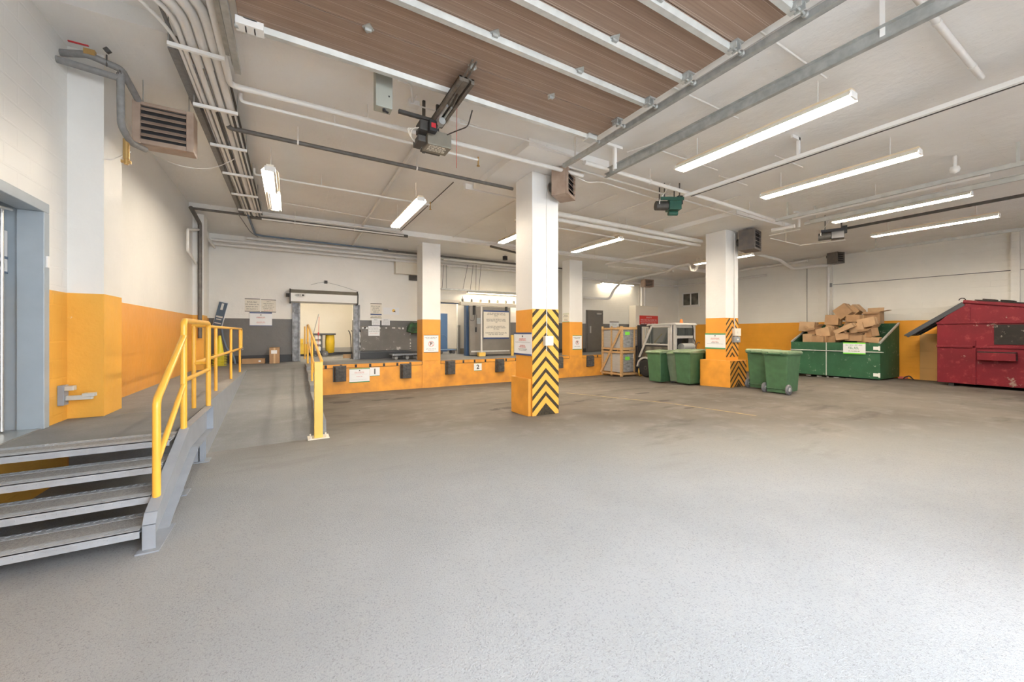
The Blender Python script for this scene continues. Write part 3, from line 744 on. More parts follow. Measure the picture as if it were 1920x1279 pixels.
mb=MB(); mb.box(1.46,1.58,4.95,5.15,4.55,4.68); mb.box(1.45,1.55,5.0,5.25,4.42,4.50); mb.build('control_module',M['dark'],t,.006,off=L)
mb=MB(); mb.box(1.56,1.66,4.86,4.95,4.52,4.66); mb.build('relay_box',M['black'],t,.004,off=L)
mb=MB(); mb.box(1.58,1.64,4.852,4.86,4.56,4.62); mb.build('red_label',M['red'],t,off=L)
for k in range(3):
    mb=MB(); mb.tube([(1.5,5.0+k*.05,4.6),(1.36-k*.03,5.02,4.56),(1.38,5.1,4.47),(1.48,5.18,4.45+k*.02),(1.58,5.15,4.48)],.006,6,.08); mb.build('loose_wire',M['cream'],t,off=L)
mb=MB(); mb.box(1.2,1.75,5.0,5.05,4.72,4.76); mb.box(1.60,1.64,5.3,5.34,4.42,CE); mb.box(1.80,1.84,5.3,5.34,4.55,CE); mb.box(1.58,1.86,5.28,5.36,4.44,4.47); mb.build('mounting_frame',M['dark'],t,.003,off=L)
mb=MB(); mb.tube([(1.93,4.35,4.62),(1.98,4.6,4.55),(1.94,4.9,4.62),(1.85,5.03,4.6)],.008,6,.08); mb.build('release_cable',M['dark'],t,off=L)
# pull cord
mb=MB(); mb.cyl((2.03,5.1,CE),(2.03,5.12,4.22),.004,6); single(mb,'pull_cord','thin reddish pull cord hanging beside the taupe door operator','cord',M['signred'])
# grey control box
a=PZ(720,190,4.62); t=thing('control_box','grey-green switch box under the ceiling left of the door operator','box',(a.x,a.y,4.55)); 
mb=MB(); mb.box(-.10,.09,-.04,.10,-.02,CE-4.56); mb.build('case',M['boxgreen'],t,.006)
mb=MB(); mb.cyl((.0,.0,-.02),(.0,.0,-.05),.018,12); mb.cbox((.02,.0,-.045),(.07,.018,.016),Matrix.Rotation(.5,3,'Z')); mb.build('switch_lever',M['black'],t)
mb=MB(); mb.cyl((.05,-.044,.12),(.05,-.039,.12),.010,10); mb.build('lock_hole',M['black'],t)
mb=MB(); p0=a+Vector((.16,0,.3)); q=PZ(775,196,4.95); mb.tube([p0,p0+Vector((.15,.0,-.0)),q],.014,8,.08); mb.cbox(q,(.14,.12,.06)); mb.tube([q,PZ(782,178,5.0)],.009,8); mb.tube([q,PZ(830,212,5.0),PZ(900,238,5.02)],.010,8,.1)
single(mb,'junction_box','white ceiling junction box with white conduits left of the taupe operator','junction box',M['wpipe'],loc=q)
q=PZ(850,228,4.95); mb=MB(); mb.cbox(q,(.16,.13,.07)); mb.tube([q,PZ(985,262,4.98),PZ(1105,305,5.0)],.013,8)
single(mb,'junction_box','white ceiling junction box with white conduit right of the taupe operator','junction box',M['wpipe'],loc=q)
# green and black operators of the neighbouring doors
def operator(name,label,px,py,z,m,rz,s=1.0):
    a=PZ(px,py,z); t=thing(name,label,'door opener',a,rz)
    mb=MB(); mb.box(-.02*s,.26*s,-.13*s,.13*s,-.14*s,.10*s); mb.build('motor_housing',m,t,.012)
    mb=MB(); mb.cyl((-.30*s,0,-.03*s),(-.02*s,0,-.03*s),.10*s,16); mb.build('motor',M['dark'],t,.004)
    mb=MB(); mb.box(-.24*s,.30*s,-.16*s,-.13*s,.06*s,.13*s); mb.box(-.24*s,.30*s,.13*s,.16*s,.06*s,.13*s); mb.build('bracket',m,t,.003)
    mb=MB(); mb.box(.20*s,.32*s,-.06*s,.06*s,.0,.20*s); mb.build('gear_head',M['black'],t,.008)
    for x,y in ((-.15,-.14),(.2,-.14),(-.15,.14),(.2,.14)):
        mb=MB(); mb.box(x*s-.012,x*s+.012,y*s-.004,y*s+.004,.1*s,CE-z); mb.build('hanger_strap',M['dark'],t)
    mb=MB(); mb.tube([(-.22*s,-.05,-.08*s),(-.26*s,-.12,.05),(-.12*s,-.14,.25),(.0,-.1,CE-z)],.011,8,.1); mb.build('flexible_conduit',M['wpipe'],t)
    return t,a
t,a=operator('door_operator','dark green motor operator under the ceiling between the two columns',1253,384,4.72,M['opgreen'],-.5,.95)
mb=MB(); mb.cyl((.0,.0,-.19),(.2,0,-.19),.05,12); mb.build('brake_cover',M['opgreen'],t)
t,a3=operator('door_operator','black motor operator at the end of the thin rail near the right wall',1560,440,4.62,M['mast'],-1.2,1.0)
# rail of the black operator
mb=MB(); p=PZ(1578,430,4.75); q=PZ(1918,372,4.75); mb.box(p.x-.03,p.x+.03,.2,p.y,4.72,4.78); single(mb,'operator_rail','thin black operator rail right of the third long ceiling light','rail',M['dark'],loc=(p.x,p.y,4.72))
# white and black run beside the second light: pipe with cables
xg=7.42
t=thing('cable_run','long white rail with two black cables between the first and second ceiling lights','cable run',(xg,4.9,4.85)); L=Vector((xg,4.9,4.85))
mb=MB(); mb.box(xg-.10,xg-.04,-.6,5.35,4.80,4.86); mb.build('white_rail',M['white'],t,.003,off=L)
for k,(dx,r) in enumerate(((0,.024),(.055,.018))):
    mb=MB(); mb.cyl((xg+dx,-.6,4.84),(xg+dx,5.3,4.84),r,8); mb.build('black_cable',M['dark'],t,off=L)
mb=MB(); mb.cyl((xg+.14,.9,4.86),(xg+.14,5.3,4.86),.014,8); mb.tube([(xg+.14,.95,4.86),(xg+.13,.85,4.92),(xg+.02,.8,5.05)],.014,8,.05); mb.build('conduit',M['wpipe'],t,off=L)
mb=MB(); mb.box(xg-.28,xg-.03,3.2,3.24,CE-.05,CE); mb.box(xg-.09,xg-.04,3.2,3.24,4.86,CE); mb.build('hanger',M['white'],t,.002,off=L)
# big smooth pipe across the ceiling top right
mb=MB(); a=PZ(1740,30,4.95); b=PZ(1838,160,4.95); mb.cyl((a.x-.35,(a.y+b.y)/2,5.03),(7.36,(a.y+b.y)/2,5.03),.032,14)
for x in (a.x+.3,a.x+1.6): mb.cyl((x,(a.y+b.y)/2,5.03),(x+.05,(a.y+b.y)/2,5.03),.038,14)
single(mb,'pipe','fat white pipe crossing the ceiling at the upper right','pipe',M['wpipe'])

# ============================================================ CEILING LIGHTS
def lamp(label,x,y0,y1,z=4.76,parent=None,kind='single',group='fluorescent ceiling lights',hang=CE,horiz=False):
    """tandem strip light: channel body, angled reflector and bare tubes"""
    L=Vector((x,(y0+y1)/2,z)); t=thing('ceiling_light',label,'ceiling light',L,PI/2 if horiz else 0,group)
    h=(y1-y0)/2
    mb=MB(); mb.box(-.055,.055,-h,h,.015,.085); mb.build('body',M['refl2' if kind=='single' else 'refl'],t,.004)
    mb=MB()
    for sg in (-1,1):
        mb.add([(sg*.055,-h,.05),(sg*.125,-h,-.03),(sg*.125,h,-.03),(sg*.055,h,.05),(sg*.055,-h,.056),(sg*.129,-h,-.026),(sg*.129,h,-.026),(sg*.055,h,.056)],
               [(0,1,2,3),(7,6,5,4),(0,4,5,1),(1,5,6,2),(2,6,7,3)])
    mb.build('reflector',M['refl'],t)
    for a,b in ((-h+.03,-.02),(.02,h-.03)):
        for dx in ((-.055,.055) if kind!='one' else (.0,)):
            lit=not(kind=='half' and (dx>0)==(a<-.5))
            mb=MB(); mb.cyl((dx,a,-.005),(dx,b,-.005),.019,12); mb.build('tube',M[('tube' if not kind=='cool' else 'tubel') if lit else 'white'],t)
    for y in (-h,0,h):
        mb=MB(); mb.box(-.08,.08,y-.012,y+.012,-.03,.05); mb.build('lamp_holder',M['white'],t,.003)
    if hang:
        for y in (-h*.7,h*.7):
            mb=MB(); mb.cyl((0,y,.08),(0,y,hang-z),.006,6); mb.build('hanger',M['white'],t)
    return t
lamp('long twin-tube light at the upper right, nearest the camera',5.9,2.0,4.43)
lamp('second long tube light from the camera on the right ceiling',8.66,2.1,4.46)
lamp('third long tube light from the camera on the right ceiling',12.17,2.2,4.55)
lamp('long tube light nearest the right wall',14.98,2.27,4.65)
lamp('twin-tube light above the ramp on the left ceiling, seen end on',-.30,7.6,10.0,z=4.62,kind='half')
lamp('twin-tube light in front of the dock between the ramp and the chevron column',2.36,7.95,10.35,z=4.68)
lamp('tube light half hidden behind the chevron column',5.66,8.2,10.62,z=4.7)
lamp('single bright tube light between the two large columns',8.62,8.45,10.75,z=4.74)
p=PZ(1299,497,4.6); lamp('short bright tube far behind the middle column',p.x,p.y-2.3,p.y-.1,z=4.62)
# on the far wall
p=PY(1128,531,14.85); q=PY(1187,540,14.85); lamp('tube light on the far wall above the dark grey door',(p.x+q.x)/2,14.85-(q.x-p.x)/2,14.85+(q.x-p.x)/2,z=p.z+.02,horiz=True,hang=4.98,kind='cool')
p=PY(877,548,14.7); q=PY(985,552,14.7); lamp('hanging tube light over the sliding cooler door',(p.x+q.x)/2,14.7-(q.x-p.x)/2,14.7+(q.x-p.x)/2,z=p.z+.0,horiz=True,hang=4.98,kind='cool')
# store and passage ceilings have their own lamps
for (x,y,lab) in (((ra+rb)/2,16.2,'tube light inside the store behind the roll-up door'),((pa+pb)/2+.6,17.0,'tube light inside the passage left of the cooler door')):
    lamp(lab,x,y-.8,y+.8,z=3.75,hang=3.9,group=None)

# ============================================================ PIPES AND CONDUIT
def pipe(label,pts,r,m='wpipe',bend=.1,name='pipe',cat='pipe',extra=None,n=12,hang=()):
    mb=MB(); mb.tube(pts,r,n,bend)
    t=Vector(pts[0]); root=thing(name,label,cat,t)
    o=mb.build('run',M[m],root,off=t)
    for p in hang:
        k=MB(); k.cyl((p[0],p[1],p[2]),(p[0],p[1],p[3] if len(p)>3 else CE),.006,6); k.cyl((p[0]-.012,p[1],p[2]),(p[0]+.012,p[1],p[2]),r*1.25,n); k.build('hanger',M['wpipe'],root,off=t)
    return root
V=Vector
ya=5.8
pipe('white sprinkler main turning beside the left door track and crossing under the raised door',[(-.62,1.0,4.92),(-.64,ya,4.92),(4.9,ya,4.93)],.036,hang=[(.95,ya,4.92)])
r=pipe('thinner white sprinkler pipe with a brass end head below the sprinkler main',[(-.56,6.1,5.0),(-.56,6.1,4.9),(2.82,6.12,4.9)],.021,hang=[(.55,6.11,4.9),(1.9,6.11,4.9)],bend=.05)
mb=MB(); mb.cyl((2.83,6.12,4.95),(2.83,6.12,4.80),.014,8); mb.cyl((2.83,6.12,4.80),(2.83,6.12,4.79),.028,10); mb.build('sprinkler_head',M['brass'],r,off=(-.56,6.1,5.0))
pipe('dark iron pipe running from the conduit rack to the chevron column',[(-.80,6.95,5.05),(-.80,6.98,4.9),(C1[0]-.02,7.0,4.9)],.032,'blackpipe',bend=.06,hang=[(.1,6.98,4.9),(2.0,6.99,4.9)])
r=pipe('white branch pipe with a sprinkler head behind the two twin-tube lights',[(-.60,8.8,5.02),(-.60,8.8,4.9),(2.84,8.85,4.9)],.020,bend=.05,hang=[(.55,8.82,4.9)])
mb=MB(); mb.cyl((2.85,8.85,4.97),(2.85,8.85,4.80),.015,8); mb.cyl((2.85,8.85,4.80),(2.85,8.85,4.79),.03,10); mb.build('sprinkler_head',M['brass'],r,off=(-.60,8.8,5.02))
pipe('thin wavy conduit beyond the end-on twin-tube light',[PZ(528,380,5.1),PZ(600,392,5.1),PZ(700,410,5.1),PZ(736,415,5.1)],.010)
pipe('dark drain pipe crossing from the left wall to the conduit rack',[(-2.12,12.05,4.93),(-.95,12.05,4.93)],.03,'blackpipe')
pipe('dark pipe in the shadow of the slab edge in front of the dock',[(-.98,12.2,4.93),(3.2,12.2,4.93)],.045,'blackpipe')
pipe('white pipe just below the slab edge in front of the dock',[(-.65,11.9,4.84),(3.0,11.9,4.86)],.022,hang=[(.1,11.9,4.84),(1.6,11.9,4.85)])
pipe('white pipe above the dark pipe at the slab edge',[(-.9,12.05,4.98),(3.0,12.05,5.0)],.02)
pipe('brown-black pipe at the slab edge left of the chevron column',[PZ(920,462,4.9),PZ(968,474,4.9)],.04,'blackpipe')
x=1.86; pipe('flat white conduit running along the ceiling from the operator to the dock',[(x,5.9,5.09),(x,12.2,5.09),(x,12.25,4.93),(x,14.3,4.93)],.035,bend=.05)
for (px,py,qx,qy,lab) in ((850,342,700,455,'thin dark conduit on the ceiling just right of the dock-side light'),(1008,350+0,790,470,'x'),):
    if lab=='x': continue
    a=PZ(px,py,5.1); pipe(lab,[(a.x,a.y,5.1),(a.x,12.3,5.1)],.010,'dark')
for i,(x,y0,y1,lab) in enumerate(((4.75,7.9,12.3,'thin white conduit on the ceiling behind the chevron column'),(6.6,6.6,12.3,'thin white conduit on the ceiling left of the single bright light'),(7.6,5.6,9.5,'thin conduit leading back from the green operator'),(9.2,5.2,11.0,'thin white conduit on the ceiling left of the middle column'))):
    pipe(lab,[(x,y0,5.12),(x,y1,5.12)],.012)
# pair of big pipes between the two columns
pipe('large white pipe, upper of the pair between the two big columns',[(5.2,7.90,4.90),(C2[0]+.3,7.95,4.90)],.062,hang=[(8.0,7.93,4.9),(8.3,7.93,4.9)],bend=0)
pipe('large white pipe, lower of the pair between the two big columns',[(5.2,7.98,4.78),(C2[0]+.3,8.03,4.78)],.055,bend=0)
pipe('slim white pipe under the pair of large pipes',[(5.0,8.6,4.78),(11.55,8.7,4.80)],.024,hang=[(6.4,8.6,4.78),(9.6,8.66,4.79)])
xw=12.0*.965
pipe('white pipe running away from the middle column towards the dock',[(xw,8.3,4.78),(xw,12.2,4.78)],.045,hang=[(xw,10.2,4.78)])
pipe('thin white pipe alongside, above the pipe running to the dock',[(xw-.15,8.0,4.88),(xw-.15,10.2,4.88)],.018)
pipe('white pipe across the ceiling just in front of the dock-edge columns',[(4.9,11.6,4.86),(11.5,11.6,4.84)],.022,hang=[(10.4,11.6,4.86)])
pipe('thin white pipe above the forklift area',[PZ(1140,500,4.9),PZ(1262,508,4.9)],.018)
# long pipes on the right half
r=pipe('white pipe from the chevron column past the green operator to the right door track',[(4.5,5.28,4.90),(8.4,5.35,4.90),(11.0,5.42,4.86)],.04,bend=0,hang=[(6.2,5.3,4.9),(9.9,5.4,4.88)])
pipe('second thinner white pipe behind the one passing the green operator',[(4.5,5.75,5.0),(11.0,5.9,4.98)],.02,bend=0)
pipe('white conduit under the ceiling right of the raised door, parallel to it',[(4.32,-.5,5.0),(4.36,5.6,5.0)],.02)
pipe('white conduit between the heavy door track and the nearest long light',[(5.35,.2,5.08),(5.35,4.3,5.08),(5.15,4.9,5.08)],.014)
for i,(y,x0,x1,lab) in enumerate(((3.33,4.3,5.8,'short white conduit feeding the middle of the nearest long light'),(2.25,4.3,5.85,'short white conduit feeding the near end of the nearest long light'),
     (4.6,5.3,7.3,'white conduit passing behind the far end of the nearest long light'),(4.75,7.6,8.6,'short white conduit to the far end of the second long light'),(3.7,7.6,8.6,'short white conduit to the side of the second long light'))):
    pipe(lab,[(x0,y,5.10),(x1,y,5.10)],.012)
pipe('wavy white conduit from the heater on the chevron column towards the green operator',[(4.7,5.9,4.95),(5.2,6.0,4.92),(5.5,5.95,4.98),(7.6,6.15,5.0)],.014)
pipe('grey pipe beside the pale door track, ending under the ceiling',[(11.15,1.8,4.8),(11.12,5.0,4.8)],.035,hang=[(11.14,3.4,4.8)])
# drains in the far right
P1=PZ(1167,526,4.62); yq=P1.y
a=PY(1148,548,14.7); 
pipe('white drain pipe stepping down at the far wall above the grey door',[PZ(1262,508,4.7),P1,PY(1150,545,13.6),PY(1143,561,13.9),PY(1094,558,14.8)],.055,bend=.18)
pipe('white trap with a swan-neck bend left of the middle column',[PZ(1250,512,4.66),PZ(1262,502,4.66),PZ(1292,495,4.66),PZ(1294,506,4.5),PZ(1303,508,4.46),PZ(1308,500,4.6),PZ(1308,484,4.95)],.055,bend=.2)
pipe('long white pipe high on the right wall left of the middle column',[(19.6,15.0,4.62),(19.6,11.9,4.62),(19.55,9.9,4.62)],.05,bend=.1)
pipe('white pipe high on the right wall behind the dark heater',[(19.3,12.5,4.98),(19.3,8.1,4.98)],.06)
z1=5.0
a=PX(1383,468,16.5); b=PX(1460,487,17.6); c_=PX(1486,504,19.2); d_=PX(1552,497,19.5)
pipe('white drain pipe stepping down onto the right wall beside the pilaster',[a,b,c_,d_],.065,bend=.2)
pipe('white pipe loop above the stepping drain on the right wall',[PX(1487,486,19.4),PX(1548,476,19.4),PX(1556,482,19.4),PX(1554,500,19.6)],.05,bend=.15)
pipe('short thick white pipe above the loop on the right wall',[PX(1453,479,18.8),PX(1552,462,18.8)],.075)
pipe('white vertical pipe on the right wall below the small grey heater',[(19.72,PX(1553,500,19.72).y,4.9),(19.72,PX(1553,500,19.72).y,.3)],.045)
for lab,a,b,r in (('thin white pipe from the middle heater to the right',(1443,442),(1500,430),.018),('thin white pipe falling away right of the middle heater',(1445,447),(1500,460),.014),('thin white pipe parallel to the black operator rail',(1500,460),(1585,450),.016),
      ('fat grey-white pipe between the two middle door tracks',(1447,432),(1490,424),.05)):
    p=PZ(*a,4.72); q=PZ(*b,4.72); pipe(lab,[p,q],r,bend=0,hang=[tuple((p+q)/2)])
# back wall services
for z,y,r,x0,x1,lab,m in ((4.60,14.72,.045,XL+.1,9.4,'lowest white pipe along the back wall','wpipe'),(4.74,14.78,.05,XL+.1,9.6,'second white pipe from the bottom along the back wall','wpipe'),
     (4.87,14.72,.035,-1.2,12.0,'upper white pipe along the back wall','wpipe'),(4.88,14.5,.035,2.9,11.5,'dark pipe among the white pipes on the back wall','blackpipe')):
    pipe(lab,[(x0,y,z),(x1,y,z)],r,m)
pipe('blue-grey cable bundle from the conduit rack along the back wall',[(-.95,12.0,4.92),(-.95,14.35,4.92),(3.1,14.55,4.92)],.028,'bluecable',bend=.25)
pipe('thin grey conduit curving from the conduit rack to the back wall',[(-1.15,12.0,4.9),(-1.05,14.0,4.92),(-.9,14.7,4.94)],.012,'gpipe',bend=.3)
pipe('long white pipe under the ceiling above the cooler door',[(5.1,14.2,4.72),(12.2,14.2,4.76)],.04)
pipe('white pipe on the far wall behind the single bright light',[(12.0,14.7,4.55),(19.0,14.7,4.55)],.05,hang=[(14.0,14.7,4.55,4.985),(17.5,14.7,4.55,4.985)])
# left wall drops
yc=py0
a=PY(375,410,yc-.06)
pipe('dark vertical drain pipe on the pale chase of the left wall',[(-2.1,12.0,4.93),(a.x,yc-.07,4.72),(a.x,yc-.07,1.75)],.045,'blackpipe',bend=.08)
pipe('white condensate pipe looping on the left wall beside the dark drain',[PX(367,494,-2.1),PX(352,470,-2.1),PX(352,430,-2.1),PX(378,431,-2.05),PX(404,466,-2.05),PX(404,446,-2.05)],.03,bend=.06)
# conduit rack
t=thing('conduit_rack','rack of white conduits and dark cables curving along the left ceiling on white cross bars','conduit rack',(-.95,5.3,4.9)); L=V((-.95,5.3,4.9))
lay=[(-1.07,.018,'gpipe',5.0),(-1.03,.018,'wpipe',4.945),(-.985,.024,'wpipe',4.945),(-.905,.042,'wpipe',4.95),(-.81,.042,'wpipe',4.95),(-.715,.045,'wpipe',4.955),(-.65,.014,'dark',4.98)]
for i,(x,r,m,z) in enumerate(lay):
    k=(x+1.06)
    mb=MB()
    if m=='wpipe': mb.tube([(-3.0 if i>2 else -2.6,4.62-.0-k*1.35,z),(-1.9,4.62-k*1.35,z),(x,4.66-k*1.2,z),(x,5.7,z),(x,12.0,z)] if i>1 else [(x-.5,4.3,z),(x,5.0,z),(x,12.0,z)],r,12,.55)
    else: mb.tube([(x-.02,2.5,z),(x,5.2,z),(x,12.1,z)],r,8,.3)
    mb.build('conduit' if m=='wpipe' else 'cable',M[m],t,off=L)
for (x,r,z) in ((-.96,.012,4.94),(-.865,.014,4.93),(-.78,.012,4.94)):
    mb=MB(); mb.tube([(x,5.6,z),(x+.03,7.5,z-.0),(x-.01,9.5,z),(x,12.0,z)],r,8); mb.build('cable',M['gpipe'],t,off=L)
for i,(x,r) in enumerate(((-1.04,.020),(-.88,.016),(-.70,.018))):
    mb=MB(); mb.tube([(x,6.6,4.915),(x,12.05,4.915)],r,8); mb.build('cable',M['dark'],t,off=L)
for (px,py) in ((367,96),(398,203),(420,275),(437,327),(448,365),(456,394)):
    p=PZ(px,py,4.87); mb=MB(); mb.box(-1.10,-.62,p.y-.02,p.y+.02,4.85,4.89); mb.build('cross_bar',M['white'],t,.003,off=L)
    for x in (-1.09,-.63):
        mb=MB(); mb.cyl((x,p.y,4.88),(x,p.y,5.3 if p.y<5.5 else CE),.006,6); mb.build('hanger_rod',M['galv'],t,off=L)

# ============================================================ UNIT HEATERS
def heater(label,loc,w,h,d,rz,m,nl=5,group='unit heaters',bottom=None):
    """front face towards local -y"""
    t=thing('unit_heater',label,'heater',loc,rz,group)
    mb=MB(); mb.box(-w/2,w/2,.02,d,0,h); mb.build('casing',m,t,.012)
    mb=MB(); b=.13*w
    mb.box(-w/2,-w/2+b,-.02,.02,0,h); mb.box(w/2-b,w/2,-.02,.02,0,h); mb.box(-w/2+b,w/2-b,-.02,.02,0,.11*h); mb.box(-w/2+b,w/2-b,-.02,.02,.92*h,h)
    mb.build('front_frame',m,t,.006)
    mb=MB(); mb.box(-w/2+b,w/2-b,.015,.022,.1*h,.93*h); mb.build('dark_core',M['black'],t)
    for i in range(nl):
        z=.14*h+(i+.5)*(.77*h/nl); s=.30*h/nl
        mb=MB(); R=Matrix.Rotation(-.75,3,'X'); mb.cbox((0,-.012,z),(w-2*b,.006,s*2.2),R); mb.build('louvre',m,t)
    mb=MB(); mb.cyl((0,d,h*.5),(0,d+.12,h*.5),w*.18,16); mb.build('fan_motor',M['dark'],t)
    for x in (-w*.38,w*.38):
        mb=MB(); mb.cyl((x,d*.5,h),(x,d*.5,h+max(.05,(CE-loc[2]-h-.01))),.006,6); mb.build('hanger_rod',M['galv'],t)
    return t
yh=6.55
a=PY(248,187,yh); b=PY(364,297,yh); c_=PY(248,266,yh)
w=b.x-a.x; h=(a.z-c_.z)
heater('large tan louvred heater hanging at the left beside the dark pipes',((a.x+b.x)/2,yh,c_.z),w,h,.22,0,M['tan'],5)
Hx,Hz=(a.x,c_.z)
a=PY(1066,345,5.85); heater('rusty tan heater turned sideways at the top of the chevron column',(a.x+.05,5.85,a.z-.24),.50,.50,.30,math.radians(34),M['tan'],4)
a=PY(1420,450,6.4); heater('dark grey heater hanging to the right of the middle column',(a.x,6.4,a.z-.30),.62,.60,.42,math.radians(12),M['dgrey'],4)
a=PX(1577,478,19.3); heater('small dark grey heater with tan slats high on the right wall',(19.25,a.y,a.z-.33),.42,.66,.38,math.radians(-14),M['dgrey'],6)
a=PY(1217,531,14.3); heater('small brown heater in the far corner above the white cabinet',(a.x,14.3,a.z-.2),.62,.40,.3,math.radians(-8),M['tan'],4)
# pipes of the left heater
p=PX(113,86,XL); r0=pipe('upper dark insulated pipe from the left wall to the large tan heater',[(XL+.0,p.y,4.98),(-1.95,6.05,4.98),(PY(228,115,6.1).x,6.1,4.93),(Hx+.06,6.62,4.80),(Hx+.06,6.68,4.6)],.036,'gpipe',bend=.05)
mb=MB(); q=V((-2.0,6.04,4.98)); mb.cbox((-1.93,6.04,5.0),(.09,.05,.06)); mb.build('valve_body',M['brass'],r0,off=(XL,p.y,4.98))
mb=MB(); mb.cbox((-2.02,6.04,5.07),(.16,.018,.012)); mb.build('valve_handle',M['red'],r0,off=(XL,p.y,4.98))
mb=MB(); mb.cyl((-1.80,6.02,5.05),(-1.77,6.02,5.08),.032,12); mb.cyl((-1.8,6.05,4.9),(-1.8,6.05,5.03),.008,6); mb.build('gauge',M['dark'],r0,off=(XL,p.y,4.98))
A=PY(226,120,6.05); Bq=PY(227,235,6.05); Cq=PY(247,270,6.35)
pipe('lower dark insulated pipe dropping vertically beside the large tan heater',[(XL,6.08,4.86),(A.x-.0,6.05,4.80),(A.x,6.05,A.z-.1),(Bq.x,6.05,Bq.z),(Cq.x,6.3,Cq.z),(Cq.x+.06,6.6,Cq.z+.05)],.036,'gpipe',bend=.07)
mb=MB(); mb.cyl((Cq.x-.03,6.28,Cq.z+.02),(Cq.x-.03,6.28,Cq.z-.22),.03,10); mb.cyl((Cq.x-.03,6.28,Cq.z-.22),(Cq.x-.03,6.28,Cq.z-.28),.022,8); mb.cbox((Cq.x-.03,6.28,Cq.z-.25),(.09,.03,.03))
single(mb,'drain_valve','short capped drain leg with a brass valve under the large tan heater','valve',M['brass'],loc=(Cq.x-.03,6.28,Cq.z-.28))
pipe('thin white cable sagging from the left pilaster to the large tan heater',[(-1.9,6.28,PY(192,298,6.28).z),PY(210,300,6.26),PY(245,285,6.5)],.007,bend=.1,name='cable',cat='cable')
pipe('thin cable sagging from the tan heater to the conduit rack',[PY(285,288,7.4),PY(330,310,7.3),PY(380,318,7.6),PY(412,312,7.9),PY(440,298,8.2)],.006,bend=.25,name='cable',cat='cable')

# ============================================================ SIGNS
def sign(label,c,w,h,face,base='paper',bars=(),lines=(),cat='sign',name='wall_sign',group=None,tilt=0,extra=None,thick=.008):
    """face: 'Y' looks towards -y, 'X' towards -x, 'L' towards +x. bars (v0,v1,mat) and lines (v,width,height,mat) in fractions"""
    rz={'Y':0,'X':-PI/2,'L':PI/2}[face]
    t=thing(name,label,cat,(c[0],c[1],c[2]-h/2),rz,group)
    if tilt: t.rotation_euler=(0,tilt,rz)
    mb=MB(); mb.box(-w/2,w/2,-thick,-.001,0,h); mb.build('panel',M[base],t)
    for v0,v1,m in bars:
        mb=MB(); mb.box(-w/2-.001,w/2+.001,-thick-.003,-thick+.001,v0*h,v1*h); mb.build('border_band',M[m],t)
    byc={}
    for v,wd,ht,m in lines:
        mb=byc.setdefault(m,MB()); x=-wd*w/2; H=ht*h
        while x<wd*w/2-H*.3:
            n=random.randint(3,8); 
            for k in range(n):
                if x>wd*w/2-H*.3: break
                q=random.random(); lw=H*.16
                mb.box(x,x+lw,-thick-.002,-thick,v*h-H/2,v*h+H/2)
                if q<.7: mb.box(x,x+H*.5,-thick-.002,-thick,v*h+H*.34,v*h+H/2)
                if q>.4: mb.box(x,x+H*.5,-thick-.002,-thick,v*h-H/2,v*h-H*.34)
                if .2<q<.6: mb.box(x,x+H*.45,-thick-.002,-thick,v*h-H*.08,v*h+H*.08)
                x+=H*.68
            x+=H*.5
    for m,mb in byc.items(): mb.build('lettering',M[m],t)
    if extra: extra(t,w,h,thick)
    return t
def rectY(x0,y0,x1,y1,Y):
    a=PY(x0,(y0+y1)/2,Y); b=PY(x1,(y0+y1)/2,Y); c=PY((x0+x1)/2,y0,Y); d=PY((x0+x1)/2,y1,Y); return ((a.x+b.x)/2,Y,(c.z+d.z)/2),b.x-a.x,c.z-d.z
def rectX(x0,y0,x1,y1,X):
    a=PX(x0,(y0+y1)/2,X); b=PX(x1,(y0+y1)/2,X); c=PX((x0+x1)/2,y0,X); d=PX((x0+x1)/2,y1,X); return (X,(a.y+b.y)/2,(c.z+d.z)/2),abs(a.y-b.y),c.z-d.z
def dotlogo(v,m='ink',r=.03,u=0):
    def f(t,w,h,th):
        mb=MB(); mb.cyl((u*w,-th-.003,v*h),(u*w,-th,v*h),r*w,10); mb.build('emblem',M[m],t)
    return f
c,w,h=rectY(459,560,487.5,584.5,YB-.002)
sign('four-line cream notice with dark bars left of the roll-up door',c,w,h,'Y','cream',[(0,.045,'ink'),(.955,1,'ink')],[(.74,.7,.09,'ink'),(.56,.9,.07,'ink'),(.38,.86,.07,'ink'),(.2,.76,.08,'ink')])
c,w,h=rectY(489.5,562,517.5,585.5,YB-.002)
sign('six-line cream notice with dark bars left of the roll-up door',c,w,h,'Y','cream',[(0,.045,'ink'),(.955,1,'ink')],[(.83,.25,.07,'ink'),(.69,.7,.07,'ink'),(.55,.55,.06,'ink'),(.41,.8,.06,'ink'),(.27,.65,.07,'ink'),(.13,.6,.07,'signred')])
c,w,h=rectY(468,585.5,510,611.5,YB-.012)
sign('wide white notice with navy bars and pink lettering below the two cream notices',c,w,h,'Y','paper',[(0,.05,'navy'),(.91,1,'navy')],[(.63,.38,.06,'signred'),(.59,.4,.04,'signred'),(.28,.36,.06,'signred'),(.22,.4,.04,'signred')],extra=dotlogo(.8))
c,w,h=rectY(694.5,569,715.5,596.5,YB-.002)
sign('cream notice with a navy bar near its foot, right of the roll-up door',c,w,h,'Y','cream',[(.20,.29,'navy'),(.96,1,'ink'),(0,.03,'ink')],[(.80,.85,.06,'ink'),(.67,.6,.07,'ink'),(.54,.7,.06,'ink'),(.41,.5,.06,'ink'),(.10,.85,.06,'ink')])
def logo2(t,w,h,th):
    mb=MB(); mb.cyl((.15*w,-th-.002,.58*h),(.15*w,-th,.58*h),.10*w,16); mb.build('emblem',M['yelpost'],t)
    mb=MB(); mb.prism([(.12*w,.42*h),(.25*w,.60*h),(.27*w,.36*h)],'y',-th-.004,-th-.002); mb.build('emblem',M['ink'],t)
c,w,h=rectY(719,577,748,590,YB-.002)
